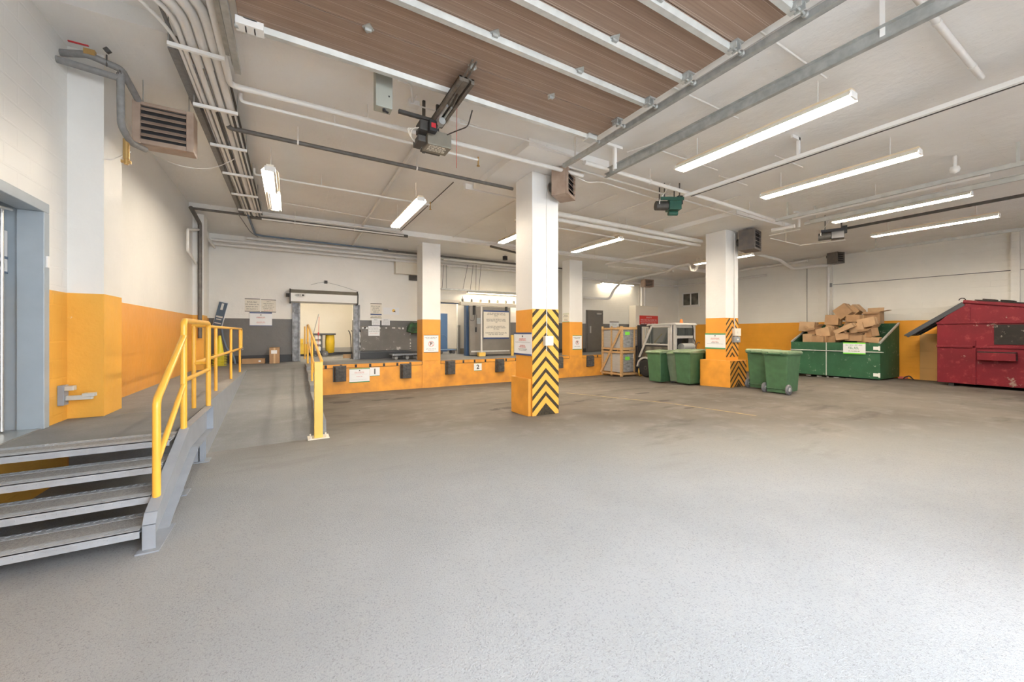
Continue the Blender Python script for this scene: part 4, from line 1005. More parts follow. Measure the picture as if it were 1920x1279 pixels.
sign('pale sheet with a yellow and black emblem right of the roll-up door',c,w,h,'Y','paper',extra=logo2,thick=.004)
for a,b,lab in ((697,712.5,'white printed sheet taped at the top of the scuffed grey sheet, the left of two'),(715.5,731,'white printed sheet taped at the top of the scuffed grey sheet, the right of two')):
    c,w,h=rectY(a,598,b,610,YB-.13); sign(lab,c,w,h,'Y','paper',lines=[(.85,.5,.1,'ink')]+[(.7-.12*k,.8,.05,'gpipe') for k in range(6)],thick=.003,name='paper_notice')
c,w,h=rectY(690.5,611,712,630,YB-.13)
sign('square white notice with grey and red lines on the scuffed grey sheet',c,w,h,'Y','paper',[(.97,1,'navy')],[(.82,.7,.06,'gpipe'),(.70,.85,.07,'gpipe'),(.58,.8,.06,'gpipe'),(.42,.9,.06,'ink'),(.27,.7,.05,'signred')],thick=.004)
def nopark(t,w,h,th):
    mb=MB(); n=28; R0,R1=.19*w,.165*w; cz=.49*h
    vs=[]; 
    for i in range(n):
        q=2*PI*i/n
        for r in (R1,R0): 
            for yy in (-th-.003,-th): vs.append((r*math.cos(q),yy,cz+r*math.sin(q)))
    fs=[]
    for i in range(n):
        a=4*i;b=4*((i+1)%n); fs+=[(a,b,b+2,a+2),(a+1,a+3,b+3,b+1),(a,a+1,b+1,b),(a+2,b+2,b+3,a+3)]
    mb.add(vs,fs); mb.cbox((0,-th-.0025,cz),(.34*w,.003,.025*w),Matrix.Rotation(PI/4,3,'Y')); mb.build('prohibition_ring',M['signred'],t)
    textmesh('P',.32*w,M['ink'],'lettering',t,(0,-th-.002,cz),.004)
c,w,h=rectY(794.5,628,822,661,DY-.02)
sign('white no parking notice on the dock-edge column between bays 1 and 2',c,w,h,'Y','paper',[(0,.03,'ink'),(.97,1,'ink')],[(.85,.85,.06,'ink'),(.79,.65,.035,'ink'),(.20,.65,.05,'ink'),(.13,.4,.03,'ink')],extra=nopark)
c,w,h=rectY(1073.5,629,1090.5,655.5,DY-.02)
sign('white no parking notice with green edges on the dock-edge column behind the chevron column',c,w,h,'Y','paper',[(0,.04,'green'),(.96,1,'green')],[(.84,.8,.06,'ink'),(.78,.6,.035,'ink'),(.22,.6,.05,'ink')],extra=nopark)
c,w,h=rectX(1055.5,587,1067.5,604,C3[0]-.002)
sign('small notice with dark lines above the orange band of the far dock-edge column',c,w,h,'X','cream',[(0,.05,'green')],[(.9,.9,.06,'green'),(.72,.5,.08,'ink'),(.58,.8,.08,'ink'),(.30,.5,.08,'ink'),(.16,.6,.08,'signred')],thick=.005)
c,w,h=rectX(964.5,623.5,997.5,666,C1[0]-.004)
sign('white notice with navy bars and pink lettering on the left face of the chevron column',c,w,h,'X','paper',[(0,.075,'navy'),(.925,1,'navy')],[(.72,.36,.05,'signred'),(.66,.42,.045,'signred'),(.42,.28,.04,'signred'),(.36,.38,.045,'signred'),(.57,.85,.012,'gpipe'),(.27,.5,.02,'gpipe'),(.22,.4,.02,'gpipe')],extra=dotlogo(.83))
c,w,h=rectX(1322.5,625,1360.5,654.5,C2[0]-.002)
sign('white notice with green bars and pink lettering on the middle column above its plinth',c,w,h,'X','paper',[(0,.09,'green'),(.91,1,'green')],[(.68,.4,.06,'signred'),(.62,.44,.04,'signred'),(.46,.3,.05,'signred'),(.40,.38,.05,'ink'),(.33,.8,.02,'gpipe')],extra=dotlogo(.84))
c,w,h=rectY(906.5,582.5,954,635.5,14.63)
sign('large cream notice with navy bars on the grey sliding cooler door',c,w,h,'Y','cream',[(0,.05,'navy'),(.95,1,'navy')],[(.90,.68,.035,'ink'),(.855,.72,.035,'ink'),(.81,.15,.035,'ink'),(.74,.24,.008,'ink'),(.685,.78,.038,'ink'),(.635,.76,.038,'ink'),(.585,.07,.035,'ink'),(.44,.68,.04,'ink'),(.395,.8,.035,'ink'),(.345,.22,.035,'ink'),(.275,.26,.008,'ink'),(.21,.84,.038,'ink'),(.155,.62,.035,'ink')])
def num(s,u,v,sz):
    def f(t,w,h,th): textmesh(s,sz,M['ink'],'lettering',t,(u*w,-th-.002,v*h),.006)
    return f
c,w,h=rectY(655,690.5,693,717,DY-.004)
sign('white notice with green bars and pink lettering under the dock edge at bay 1',c,w,h,'Y','paper',[(0,.06,'green'),(.94,1,'green')],[(.72,.48,.05,'signred'),(.66,.5,.04,'signred'),(.42,.3,.05,'signred'),(.57,.8,.012,'gpipe'),(.2,.8,.015,'gpipe')],extra=dotlogo(.84))
c,w,h=rectY(693.3,689,712,705,DY-.004)
sign('small white plate with the numeral one joined to the wide notice under the dock edge',c,w,h,'Y','paper',[(0,.04,'green')],extra=num('1',.0,.5,.24))
c,w,h=rectY(888.5,681,903,695,DY-.004)
sign('small square white plate with the numeral two below the cooler door',c,w,h,'Y','paper',[(0,.04,'green'),(.96,1,'green')],extra=num('2',.0,.48,.22))
c,w,h=rectY(1143,603,1160,614,YB-.025)
sign('small white notice with a dark top bar on the far wall above the crate',c,w,h,'Y','paper',[(.85,1,'ink')],[(.6,.6,.1,'gpipe'),(.4,.5,.08,'gpipe')])
# left door sign
c,w,h=rectX(-60,440,11.5,500,XL-.219)
c=(XL-.219,(PX(11.5,470,XL-.219).y-.30),PX(6,472,XL-.219).z)
def ion(t,w,h,th): textmesh('ion',.13,M['ink'],'lettering',t,(w/2-.13,-th-.002,.17*h+.02),.002)
sign('white and blue sign ending in the letters ion on the grey steel left door',c,.6,.42,'L','paper',[(.34,.40,'bluecable'),(0,.05,'bluecable')],extra=ion)

# ============================================================ THINGS ON THE DOCK
# roll-up door
t=thing('rolling_door','rolled-up grey shutter in a long hood over the store opening','rolling door',((ra+rb)/2,YB,DK)); L=t.location.copy()
a=PY(544,543,14.6); b=PY(671,572,14.6)
zt=PY(544,541,14.6).z; zb=PY(544,566,14.6).z
mb=MB(); mb.prism([(YB-.01,zt),(YB-.32,zt-.02),(14.6,zt-.13),(14.6,zt-.17),(YB-.42,zb+.03),(YB-.25,zb),(YB-.01,zb)],'x',a.x,b.x); mb.build('hood',M['white'],t,.004,off=L)
mb=MB(); mb.prism([(YB-.02,zt+.012),(YB-.33,zt-.008),(14.595,zt-.125),(14.59,zt-.14),(YB-.33,zt-.03)],'x',a.x-.01,b.x+.01); mb.build('hood_cover',M['opbrown'],t,.003,off=L)
for x in (a.x,b.x):
    mb=MB(); mb.prism([(YB-.01,zt+.02),(YB-.34,zt+.01),(14.57,zt-.13),(14.57,zt-.20),(YB-.44,zb),(YB-.25,zb-.03),(YB-.01,zb-.03)],'x',x-.02,x+.02); mb.build('end_plate',M['dark'],t,.003,off=L)
mb=MB(); mb.cyl((a.x-.12,14.8,zt-.2),(a.x-.02,14.8,zt-.2),.06,12); mb.build('chain_wheel',M['dark'],t,off=L)
for x0,x1 in ((ra-.24,ra),(rb,rb+.22)):
    mb=MB(); mb.prism([(x0,YB-.002),(x0,YB-.10),(x0+.05,YB-.10),(x0+.05,YB-.05),(x1-.05,YB-.05),(x1-.05,YB-.12),(x1,YB-.12),(x1,YB-.002)],'z',DK,zb); mb.build('guide',M['guidem'],t,.003,off=L)
mb=MB(); mb.box(ra,rb,YB-.06,YB-.002,rt,zb+.0); mb.build('bottom_bar',M['steelgrey'],t,.003,off=L)
lc=PY(563,552,14.59)
mb=MB(); 
mb.lathe([(.0001,0),(.13,0),(.13,.006),(.0001,.006)],(0,0,0),24,'y'); 
mb.v=[V((v.x*1.25+lc.x,v.y+14.588-.006,v.z*.5+zt-.205+.0)) for v in mb.v]; 
mb.build('name_plate',M['white'],t,off=L)
mb=MB(); x=lc.x-.10
for wd in (.02,.0,.03,.0,.02,.0,.03,.03,.03):
    if wd: mb.box(x,x+wd*.8,14.578,14.583,zt-.23,zt-.18)
    x+=.024
mb.build('lettering',M['ink'],t,off=L)
q=PY(611,529,YB-.03); mb=MB(); mb.box(q.x-.05,q.x+.05,YB-.06,YB-.002,q.z-.05,q.z+.05); sb=single(mb,'sensor_box','small dark square box with two drooping wires on the wall above the roll-up door','sensor',M['dark'],bevel=.004)
for s_,e in (( -1,(583,534)),(1,(672,547))):
    mb=MB(); mb.tube([(q.x,YB-.02,q.z),PY((611+e[0])/2,(529+e[1])/2-1,YB-.02),PY(e[0],e[1],YB-.02)],.005,6); k=mb.build('wire',M['gpipe'],sb,off=sb.location)
# dark grey door of the far wall
sgd2=bpy.data.objects.new('door_2',None); C.objects.link(sgd2); sgd2['kind']='structure'
mb=MB(); mb.box(ga-.06,gb+.06,YB-.045,YB-.003,DK,gt+.06); struct('door_frame',mb,M['gdoor2'],sgd2,.004)
mb=MB(); mb.box(ga,gb,YB-.075,YB-.046,DK+.02,gt); struct('door_leaf',mb,M['gdoor2'],sgd2,.004)
mb=MB(); mb.box(ga+.12,ga+.20,YB-.12,YB-.076,DK+.95,DK+1.30); mb.box(gb-.45,gb-.12,YB-.14,YB-.076,gt-.16,gt-.08); struct('door_hardware',mb,M['steel'],sgd2,.004)
# wall plate, box
c,w,h=rectY(674,612,770,657,YB-.08)
t=thing('wall_guard_sheet','scuffed grey metal sheet with chipped white edges on the wall right of the roll-up door','sheet',(c[0],YB-.001,c[2]-h/2))
mb=MB(); mb.box(-w/2,w/2,-.12,-.001,0,h); mb.build('sheet',worn('scuffed_grey_sheet',(.215,.205,.19),(.62,.60,.56),(.24,.235,.22),3),t,.006)
mb=MB(); random.seed(5)
for k in range(26):
    z=random.uniform(0,h*.8); mb.box(-w/2-.004,-w/2+random.uniform(.01,.04),-.124,-.118,z,z+random.uniform(.02,.12))
for k in range(10):
    x=random.uniform(-w/2,w/2-.2); mb.box(x,x+random.uniform(.03,.12),-.124,-.118,h-.04-random.uniform(.03,.07),h-.04)
for k in range(12):
    z=random.uniform(0,h*.9); mb.box(w/2-random.uniform(.01,.05),w/2+.002,-.124,-.118,z,z+random.uniform(.02,.08))
mb.build('chipped_paint',M['white'],t)['kind']='stuff'
c,w,h=rectY(742,486,786,514,14.75)
t=thing('wall_cabinet','white metal cabinet high on the back wall behind the dock-edge column','cabinet',(c[0],YB,c[2]-h/2)); mb=MB(); mb.box(-w/2,w/2,-.3,-.001,0,h); mb.build('case',M['cream'],t,.01)
mb=MB(); mb.box(-w*.22,w*.22,-.312,-.3,h*.2,h*.82); mb.build('access_panel',M['cream'],t,.008)
c,w,h=rectY(767,516,783,526,YB-.05); mb=MB(); mb.box(c[0]-w/2,c[0]+w/2,YB-.1,YB-.001,c[2]-h/2,c[2]+h/2); single(mb,'wall_vent','dark square vent under the white cabinet on the back wall','vent',M['dark'],bevel=.004)
q=PX(401,496,XL); mb=MB(); mb.cyl((XL,q.y,q.z),(XL+.15,q.y-.05,q.z),.05,12); mb.use(1).cyl((XL+.15,q.y-.05,q.z),(XL+.2,q.y-.065,q.z-.005),.055,12)
single(mb,'security_camera','small white camera with a black lens high on the left wall near the corner','camera',[M['white'],M['black']])
# janitor cart
q=PZ(604,669,DK); CY=q.y+.25
cx0=PY(586,650,CY).x; cx1=PY(624,650,CY).x
t=CART=thing('janitor_cart','charcoal cleaning cart with a hanging yellow bag in the roll-up doorway','cart',(cx0,CY,DK)); L=V((cx0,CY,DK)); W_=cx1-cx0
mb=MB(); mb.box(0,W_*.66,-.2,.2,.10,.20); mb.build('base',M['cart'],t,.02)
for x in (0,W_*.36):
    mb=MB(); mb.box(x,x+.05,-.2,.2,.2,.82); mb.build('side_frame',M['cart'],t,.01)
for z in (.40,.60):
    mb=MB(); mb.box(.04,W_*.38,-.19,.19,z,z+.03); mb.build('shelf',M['cart'],t,.006)
mb=MB(); mb.box(-.03,W_+.02,-.22,.22,.80,.86); mb.build('top_tray',M['cart'],t,.012)
for z,hh in ((.21,.15),(.44,.13),(.64,.14)):
    mb=MB(); mb.box(.07,W_*.36,-.17,.15,z,z+hh); mb.build('supply_box',M['white'],t,.02)
mb=MB(); mb.lathe([(.10,.12),(.15,.16),(.165,.5),(.15,.78),(.155,.82)],(W_*.78,0,0),18); mb.build('yellow_bag',M['bag'],t)
for x,r in ((.08,.05),(W_*.55,.10)):
    for y in (-.2,.2):
        mb=MB(); mb.cyl((x,y-.02,r+.005),(x,y+.02,r+.005),r,18); k=mb.build('wheel',M['wheel'],t)
        mb=MB(); mb.cyl((x,y-.024,r+.005),(x,y+.024,r+.005),r*.3,10); mb.build('hub',M['hub'],k)
CART.scale=(1.1,1.1,1.1)
def stick(name,label,a,b,r,m,cat='mop',head=None):
    a=V(a);b=V(b); t=thing(name,label,cat,a)
    mb=MB(); mb.cyl((0,0,0),b-a,r,8); mb.build('handle',M[m],t)
    if head:
        mb=MB(); mb.lathe([(.01,-.02),(head[0],.02),(head[0]*.9,head[1]*.6),(.012,head[1])],tuple((b-a)*head[2]),10); mb.build('head',M[head[3]],t)
    return t
stick('mop','grey mop handle leaning left across the cleaning cart',PY(578,662,CY-.24),PY(597.5,589,CY-.1),.014,'hub')
stick('duster','thin red-handled duster standing up out of the cleaning cart',PY(596,652,CY-.24),PY(598.5,594,CY-.24),.008,'red','duster',(.035,.10,.42,'red'))
q=PZ(569,668,DK); 
t=thing('mop_bucket','yellow mop bucket on wheels behind the ramp handrail','bucket',(q.x,q.y+.15,DK))
mb=MB(); mb.prism([(-.16,.08),(.16,.08),(.20,.50),(-.20,.50)],'y',-.16,.16); mb.build('bucket',M['bag'],t,.02)
mb=MB(); mb.box(-.17,.0,-.13,.13,.5,.72); mb.build('wringer',M['bag'],t,.02)
for x in (-.13,.13):
    for y in (-.12,.12): mb=MB(); mb.cyl((x,y-.015,.04),(x,y+.015,.04),.038,12); mb.build('caster',M['wheel'],t)
q=PZ(659,671,DK)
t=thing('hand_truck','black curved-handle hand truck standing behind the right door guide','hand truck',(PY(659,650,YB+.55).x,YB+.55,DK))
for x in (-.05,.06):
    mb=MB(); mb.tube([(x-.06,-.02,1.05),(x-.02,0,1.0),(x+.02,0,.85),(x+.05,0,.1)],.015,8,.1); mb.build('frame_tube',M['black'],t)
mb=MB(); mb.cyl((-.02,-.03,.09),(.14,-.03,.09),.085,14); mb.build('wheel',M['wheel'],t); mb=MB(); mb.box(-.06,.14,-.2,0,.0,.012); mb.build('toe_plate',M['dark'],t)
q=PZ(651,669,DK); mb=MB(); mb.box(-.16,.12,-.08,.1,0,.14); o=mb.build('cardboard_scrap',M['card2'],None,.006); o.location=(PY(652,660,YB+.9).x,YB+.9,DK); tag(o,'low open cardboard box on the store floor beside the hand truck','box')
# cartons at the top of the ramp
def carton(label,loc,sz,rot=(0,0,0),m='card',open_=0,group=None,name='cardboard_box',tape=True,flaps=None):
    x,y,z=[q/2 for q in sz]; t=thing(name,label,'box',loc,0,group,rot=rot); th=.006
    if not open_:
        mb=MB(); mb.box(-x,x,-y,y,0,2*z); mb.build('carton',M[m],t,.004)
        if tape:
            mb=MB(); mb.box(-x-.001,x+.001,-.025,.025,2*z-.0005,2*z+.001); mb.box(-.025,.025,-y-.0015,-y,0,2*z); mb.build('tape',M['tape'],t)
    else:
        mb=MB(); mb.box(-x,x,-y,y,0,th); mb.box(-x,-x+th,-y,y,0,2*z); mb.box(x-th,x,-y,y,0,2*z); mb.box(-x,x,-y,-y+th,0,2*z); mb.box(-x,x,y-th,y,0,2*z); mb.build('carton',M[m],t)
        mb=MB(); mb.box(-x+th,x-th,-y+th,y-th,th,th+.002); mb.build('inside',M['cardin'],t)
        an=flaps or (.6,1.1,.9,.4)
        for k,(a,ax) in enumerate(zip(an,((0,-1),(0,1),(-1,0),(1,0)))):
            mb=MB(); L_=(y if ax[0]==0 else x)*.9
            if ax[0]==0: R=Matrix.Rotation(-ax[1]*a,3,'X'); mb.box(-x+.005,x-.005,-th/2,th/2,0,L_,R,(0,ax[1]*y,2*z))
            else: R=Matrix.Rotation(ax[0]*a,3,'Y'); mb.box(-th/2,th/2,-y+.005,y-.005,0,L_,R,(ax[0]*x,0,2*z))
            mb.build('flap',M['card2' if k%2 else m],t)
    return t
q=PZ(505,682,DK); q2=PZ(524,681.5,DK); w=q2.x-q.x
zt=PY(514,652,q.y).z-DK
b=carton('tall brown cardboard box with a white label standing at the foot of the grey wall',(q.x+w/2,q.y+.22,DK),(w,.42,zt))
mb=MB(); mb.box(-.09,.07,-.214,-.2105,zt*.62,zt*.84); mb.build('label',M['paper'],b)
q=PZ(453,683,DK); q2=PZ(496,682.5,DK); w=q2.x-q.x
b=carton('long flat brown carton on the floor left of the tall box',(q.x+w/2,q.y+.15,DK),(w,.28,.155),tape=False)
mb=MB(); mb.box(w*.22,w*.32,-.144,-.141,.05,.10); mb.build('label',M['paper'],b)
# cone stack, sign stand, hose in the corner
q=PZ(412,686,DK)
rt_=thing('traffic_cone','lowest of the stack of yellow cones by the left wall','cone',(q.x,q.y,DK),0,'stacked yellow cones')
def cone_mesh(): 
    mb=MB(); mb.box(-.16,.16,-.16,.16,0,.014); return mb
cone_mesh().build('base',M['cone'],rt_,.006)
mb=MB(); mb.lathe([(.105,.014),(.035,.54),(.028,.56)],(0,0,0),20); mb.build('shell',M['cone'],rt_)
for k in range(1,8): dup(rt_,(q.x+random.uniform(-.006,.006),q.y,DK+.047*k),0,['second','third','fourth','fifth','sixth','seventh','topmost'][k-1]+' of the stack of yellow cones by the left wall, counted from the floor')
sp=PY(409,590,q.y+.9)
t=thing('sign_stand','dark blue sign with pale lettering on a pole in the left corner behind the cones','sign',(sp.x+.12,q.y+.6,DK)); 
mb=MB(); mb.cyl((0,.03,0),(0,.03,1.15),.02,10); mb.cyl((0,.03,0),(0,.03,.04),.16,18); mb.build('pole',M['gpipe'],t)
zc=sp.z-DK
mb=MB(); R=Matrix.Rotation(.22,3,'Y')@Matrix.Rotation(-.5,3,'Z'); mb.cbox((-.02,0,zc),(.30,.02,.80),R); mb.build('panel',M['paper'],t,.01)
mb=MB(); mb.cbox((-.025,-.012,zc),(.26,.012,.74),R); mb.build('blue_face',M['bluecable'],t,.004)
mb=MB(); 
for dz,ww,hh in ((.24,.07,.2),(-.08,.2,.05),(-.16,.16,.03),(-.28,.2,.03)): mb.cbox(tuple(V((-.03,-.022,zc))+R@V((0,0,dz))),(ww,.006,hh),R)
mb.build('lettering',M['white'],t)
mb=MB(); a=PZ(440,683,DK); mb.tube([PY(414,606,q.y+.6),PY(418,632,q.y+.5),PY(425,655,q.y+.35),PY(437,665,q.y+.3),PY(441,683,q.y+.25)],.03,10,.2)
single(mb,'vacuum_hose','dark blue flexible hose curving down to the floor beside the yellow cones','hose',M['bluecable'])
# dolly by the dock column
q=PZ(765,674,DK); t=thing('flat_dolly','low grey platform dolly on casters beside the dock-edge column','dolly',(q.x-.05,q.y+.30,DK))
mb=MB(); mb.box(-.5,.52,-.28,.28,.15,.20); mb.build('platform',M['steelgrey'],t,.01)
for x in (-.35,.05,.42):
    for y in (-.2,.2):
        mb=MB(); mb.cyl((x,y-.018,.062),(x,y+.018,.062),.06,14); k=mb.build('caster',M['hub'],t); mb=MB(); mb.box(x-.03,x+.03,y-.03,y+.03,.10,.15); mb.build('fork',M['dark'],k)
q=PY(775,614,YB-.25); 
mb=MB(); mb.prism([(-.24,-.16),(-.05,-.22),(.20,-.20),(.22,.22),(.06,.16),(-.08,.20),(-.20,.02)],'y',-.10,.12); mb.v=[v+q for v in mb.v]
t=thing('green_tarpaulin','green tarpaulin bundle on the back wall peeping out behind the dock-edge column','tarpaulin',q-V((0,0,.26)))
mb.build('bundle',mat('tarp_green',(.04,.16,.045),.5,c2=(.015,.03,.015),nscale=6,bump=.6,bscale=7),t,.008,off=q-V((0,0,.26)))
mb=MB(); mb.box(-.02,.3,-.02,.2,0.02,.06); mb.build('wall_hook',M['dark'],t)
# passage: blue door, blue platform truck, corner guard, blue jamb
c,w,h=rectY(828,588,838.5,656,18.95); mb=MB(); mb.box(c[0]-w/2-.3,c[0]+w/2,18.9,18.99,DK,c[2]+h/2)
s3=struct('door_3',mb,M['blue'],None,.01)
mb=MB(); mb.box(pb-.10,pb+.03,YB-.03,YB+.24,DK,pt); mb.box(pa-.0,pb,YB-.03,YB+.24,pt-.03,pt+.05); struct('trim_7',mb,M['blue'],None,.006)
g_=PY(859,640,16.6); mb=MB(); mb.box(g_.x-.06,g_.x+.07,16.5,16.6,DK,DK+1.32); single(mb,'corner_guard','tall brushed steel corner guard inside the passage','corner guard',M['steel'],bevel=.006)
mb=MB(); mb.box(g_.x-.02,g_.x+1.6,16.6,16.75,DK,3.9); struct('wall_passage_return',mb,paint_wall('return_paint',top=(.80,.78,.74),band=(.80,.78,.74),low=(.35,.30,.22),zl=DK+.25,scuff=0))
q=PZ(842,664,DK); t=thing('platform_truck','blue platform trolley with a curved push handle in the passage','trolley',(q.x-.02,q.y+.35,DK))
mb=MB(); mb.box(-.42,.42,-.26,.26,.16,.20); mb.build('deck',M['blue'],t,.01)
mb=MB(); mb.tube([(-.40,-.22,.2),(-.40,-.22,.75),(-.34,-.22,.88),(-.34,.22,.88),(-.40,.22,.75),(-.40,.22,.2)],.018,8,.1); mb.build('push_handle',M['blue'],t)
mb=MB(); mb.tube([(-.40,-.24,.86),(-.15,-.24,.86),(-.05,-.24,.72),(-.05,-.24,.6)],.016,8,.15); mb.build('side_handle',M['blue'],t)
for x in (-.3,.3):
    for y in (-.2,.2): mb=MB(); mb.cyl((x,y-.018,.075),(x,y+.018,.075),.072,14); mb.build('caster',M['wheel'],t)
# sliding cooler door with its overhead track
a=PY(881,667,14.70); b=PY(957,640,14.70); zt=PY(881,573,14.7).z
t=thing('cooler_door','wide dark grey sliding cooler door hung from an overhead rail','sliding door',((a.x+b.x)/2,14.75,DK)); w=b.x-a.x; hh=zt-DK
mb=MB(); mb.box(-w/2,w/2,-.06,.07,.03,hh-.02); mb.build('door_panel',M['cooler'],t,.015)
mb=MB(); mb.box(-w/2+.05,w/2-.05,-.066,-.058,.16,.22); mb.build('rubbing_strip',M['galvl'],t,.002)
for x in (-w/2+.18,w/2-.22):
    mb=MB(); mb.box(x-.05,x+.05,-.10,-.055,hh-.38,hh+.02); mb.build('hanger_bracket',M['black'],t,.004)
mb=MB(); mb.box(-w/2+.30,-w/2+.52,-.075,-.059,hh-.75,hh-.5); mb.build('inspection_label',M['poly'],t,.003)
mb=MB(); mb.box(-w/2+.24,-w/2+.29,-.10,-.058,1.0,1.2); mb.build('handle',M['black'],t,.006)
mb=MB(); mb.tube([(-w/2-.1,-.12,hh),(-w/2-.05,-.13,hh-.6),(-w/2+.15,-.13,hh-.65),(-w/2+.22,-.12,hh)],.010,6,.15); mb.build('cable_loop',M['dark'],t)
mb=MB(); x0=PY(864,568,14.6).x-t.location.x; x1=PY(972,570,14.6).x-t.location.x
mb.box(x0,x1,-.16,.12,hh+.0,hh+.14); mb.build('overhead_rail',M['cream'],t,.01)
mb=MB(); xl=PY(826,565,14.7).x-t.location.x; mb.box(xl,x0,-.05,.20,hh+.10,hh+.20); mb.build('rail_extension',M['cream'],t,.006)
for k in range(7):
    x=x0+.12+(x1-x0-.3)*k/6; mb=MB(); mb.box(x-.03,x+.03,-.10,.0,hh+.14,hh+.27); mb.cyl((x,-.05,hh+.14),(x,-.05,hh+.36),.012,8); mb.build('trolley',M['opbrown'],t,.004)
q=PZ(885.5,666,DK); 
t=thing('guard_post','white steel pipe post in a yellow block in front of the sliding cooler door','post',(q.x,14.42,DK))
mb=MB(); mb.cyl((0,0,.1),(0,0,2.05),.036,14); mb.build('pipe',M['wpipe'],t); mb=MB(); mb.box(-.15,.15,-.09,.09,0,.16); mb.build('foot_block',M['yelpost'],t,.01)
q2=PY(880.5,588,q.y-.02); mb=MB(); mb.box(q2.x-.05,q2.x+.05,q.y+.05,q.y+.12,q2.z-.42,2.98); single(mb,'rail_strap','short white strap hanging from the cooler door rail beside the white post','strap',M['wpipe'],bevel=.004)
q=PZ(960.5,667,DK); t=thing('guard_post','yellow steel post just left of the chevron column on the dock','post',(q.x,q.y,DK)); mb=MB(); mb.cyl((0,0,0),(0,0,PY(960,628,q.y).z-DK),.062,16); mb.build('pipe',M['yelpost'],t,.01)
# hanging strut above the cooler door with wires
a=PY(828,540,14.5); b=PY(900,545,14.5); mb=MB(); mb.box(a.x,b.x+2.6,14.55,14.62,a.z-.05,a.z-.0); t=single(mb,'hanging_strut','thin steel strut hung on wires above the cooler door','strut',M['galv'],loc=(a.x,14.55,a.z))
for px,qx in ((832,829),(837,837),(877,868),(887,882),(893,892),(902,898)):
    mb=MB(); mb.cyl(PY(px,497,14.58),PY(qx,540+(qx-830)*.07,14.58),.008,6); mb.build('wire',M['dark'],t,off=(a.x,14.55,a.z))
q=PY(843,499,YB-.02); mb=MB(); mb.cyl((q.x,YB-.12,q.z),(q.x,YB-.001,q.z),.09,14); single(mb,'wall_gauge','round white fitting with a dark centre high on the wall right of the dock-edge column','fitting',M['white'],loc=(q.x,YB,q.z))
q=PY(947,483,13.6); mb=MB(); mb.cyl((q.x,13.6,q.z-.09),(q.x,13.6,4.98),.02,8); mb.cyl((q.x,13.6,q.z-.10),(q.x,13.6,q.z+.05),.10,12); single(mb,'ceiling_speaker','small black ceiling fitting left of the chevron column','fitting',M['black'],loc=(q.x,13.6,q.z-.1))
# white cabinet in the far corner with the red sign
a=PY(1192,640,14.55); b=PY(1234,640,14.55); zt=PY(1213,574,14.55).z
t=thing('wall_cabinet','tall white boxed-in cabinet in the far corner behind the forklift','cabinet',((a.x+b.x)/2,14.75,0)); w=b.x-a.x; mb=MB(); mb.box(-w/2,w/2,-.2,.27,0,zt); mb.build('case',M['cream'],t,.01)
for x in (-w*.12,w*.02): mb=MB(); mb.cyl((x,0,zt),(x,0,4.5),.055,12); mb.build('riser',M['wpipe'],t)
c,w,h=rectY(1199,592,1233.5,609,14.545)
sign('red sign with white lettering on the tall white cabinet behind the forklift',c,w,h,'Y','redsign',[],[(.80,.28,.13,'white'),(.52,.88,.14,'paper'),(.34,.9,.06,'paper'),(.14,.84,.13,'paper')])
# switch boxes on the columns
def swbox(label,px0,py0,px1,py1,Y,m='boxgreen',d=.09):
    c,w,h=rectY(px0,py0,px1,py1,Y); mb=MB(); t=thing('switch_box',label,'switch',(c[0],Y,c[2]-h/2))
    mb.box(-w/2,w/2,-d,-.0,0,h); mb.build('case',M[m],t,.006); mb=MB(); mb.box(-w*.12,w*.12,-d-.012,-d,h*.35,h*.65); mb.build('button_plate',M['cream'],t,.003)
swbox('small ivory switch box with push buttons on the chevron face of the nearest column',1018,630,1033,648,YC1-.012,'cream')
swbox('pale switch box, the upper of two, on the chevron face of the middle column',1373,616,1384,630,YC2-.012,'cream')
swbox('grey switch box, the lower of two, on the chevron face of the middle column',1372,631,1383,642,YC2-.012,'hub')
pipe('thin white conduit down the right face of the middle column',[(PY(1377,420,YC2-.02).x,YC2-.025,4.95),(PY(1377,420,YC2-.02).x,YC2-.025,PY(1377,617,YC2).z)],.012)
# door holder at the left pilaster
q=PX(128,737,XL); t=thing('door_holder','grey bolted door holder on the orange wall beside the left pilaster','door holder',(XL+.001,6.14,q.z-.09),0)
mb=MB(); mb.box(0,.05,-.05,.06,-.02,.2); mb.build('plate',M['steelgrey'],t,.004); mb=MB(); mb.box(.05,.26,-.02,.03,.03,.08); mb.box(.18,.28,-.03,.05,.06,.10); mb.box(.03,.12,-.04,.04,.14,.19); mb.build('arm',M['galvl'],t,.004)
# window high in the right wall
c,w,h=rectX(1281,550,1310.5,572.5,XR-.02)
wn=bpy.data.objects.new('window_1',None); C.objects.link(wn); wn['kind']='structure'
mb=MB(); y0,y1=c[1]-w/2,c[1]+w/2; z0,z1=c[2]-h/2,c[2]+h/2
for a in ((y0,y1,z0-.05,z0+.02),(y0,y1,z1-.02,z1+.05),(y0-.05,y0+.02,z0-.05,z1+.05),(y1-.02,y1+.05,z0-.05,z1+.05),((y0+y1)/2-.03,(y0+y1)/2+.03,z0,z1)): mb.box(XR-.06,XR-.002,*a)
struct('window_frame',mb,M['white'],wn,.004)
mb=MB(); mb.box(XR-.03,XR-.003,y0,y1,z0,z1); struct('window_pane',mb,M['dglass'],wn)
mb=MB(); mb.box(XR-.12,XR-.002,y0-.1,y1+.1,z0-.09,z0-.05); struct('window_sill',mb,M['white'],wn,.004)

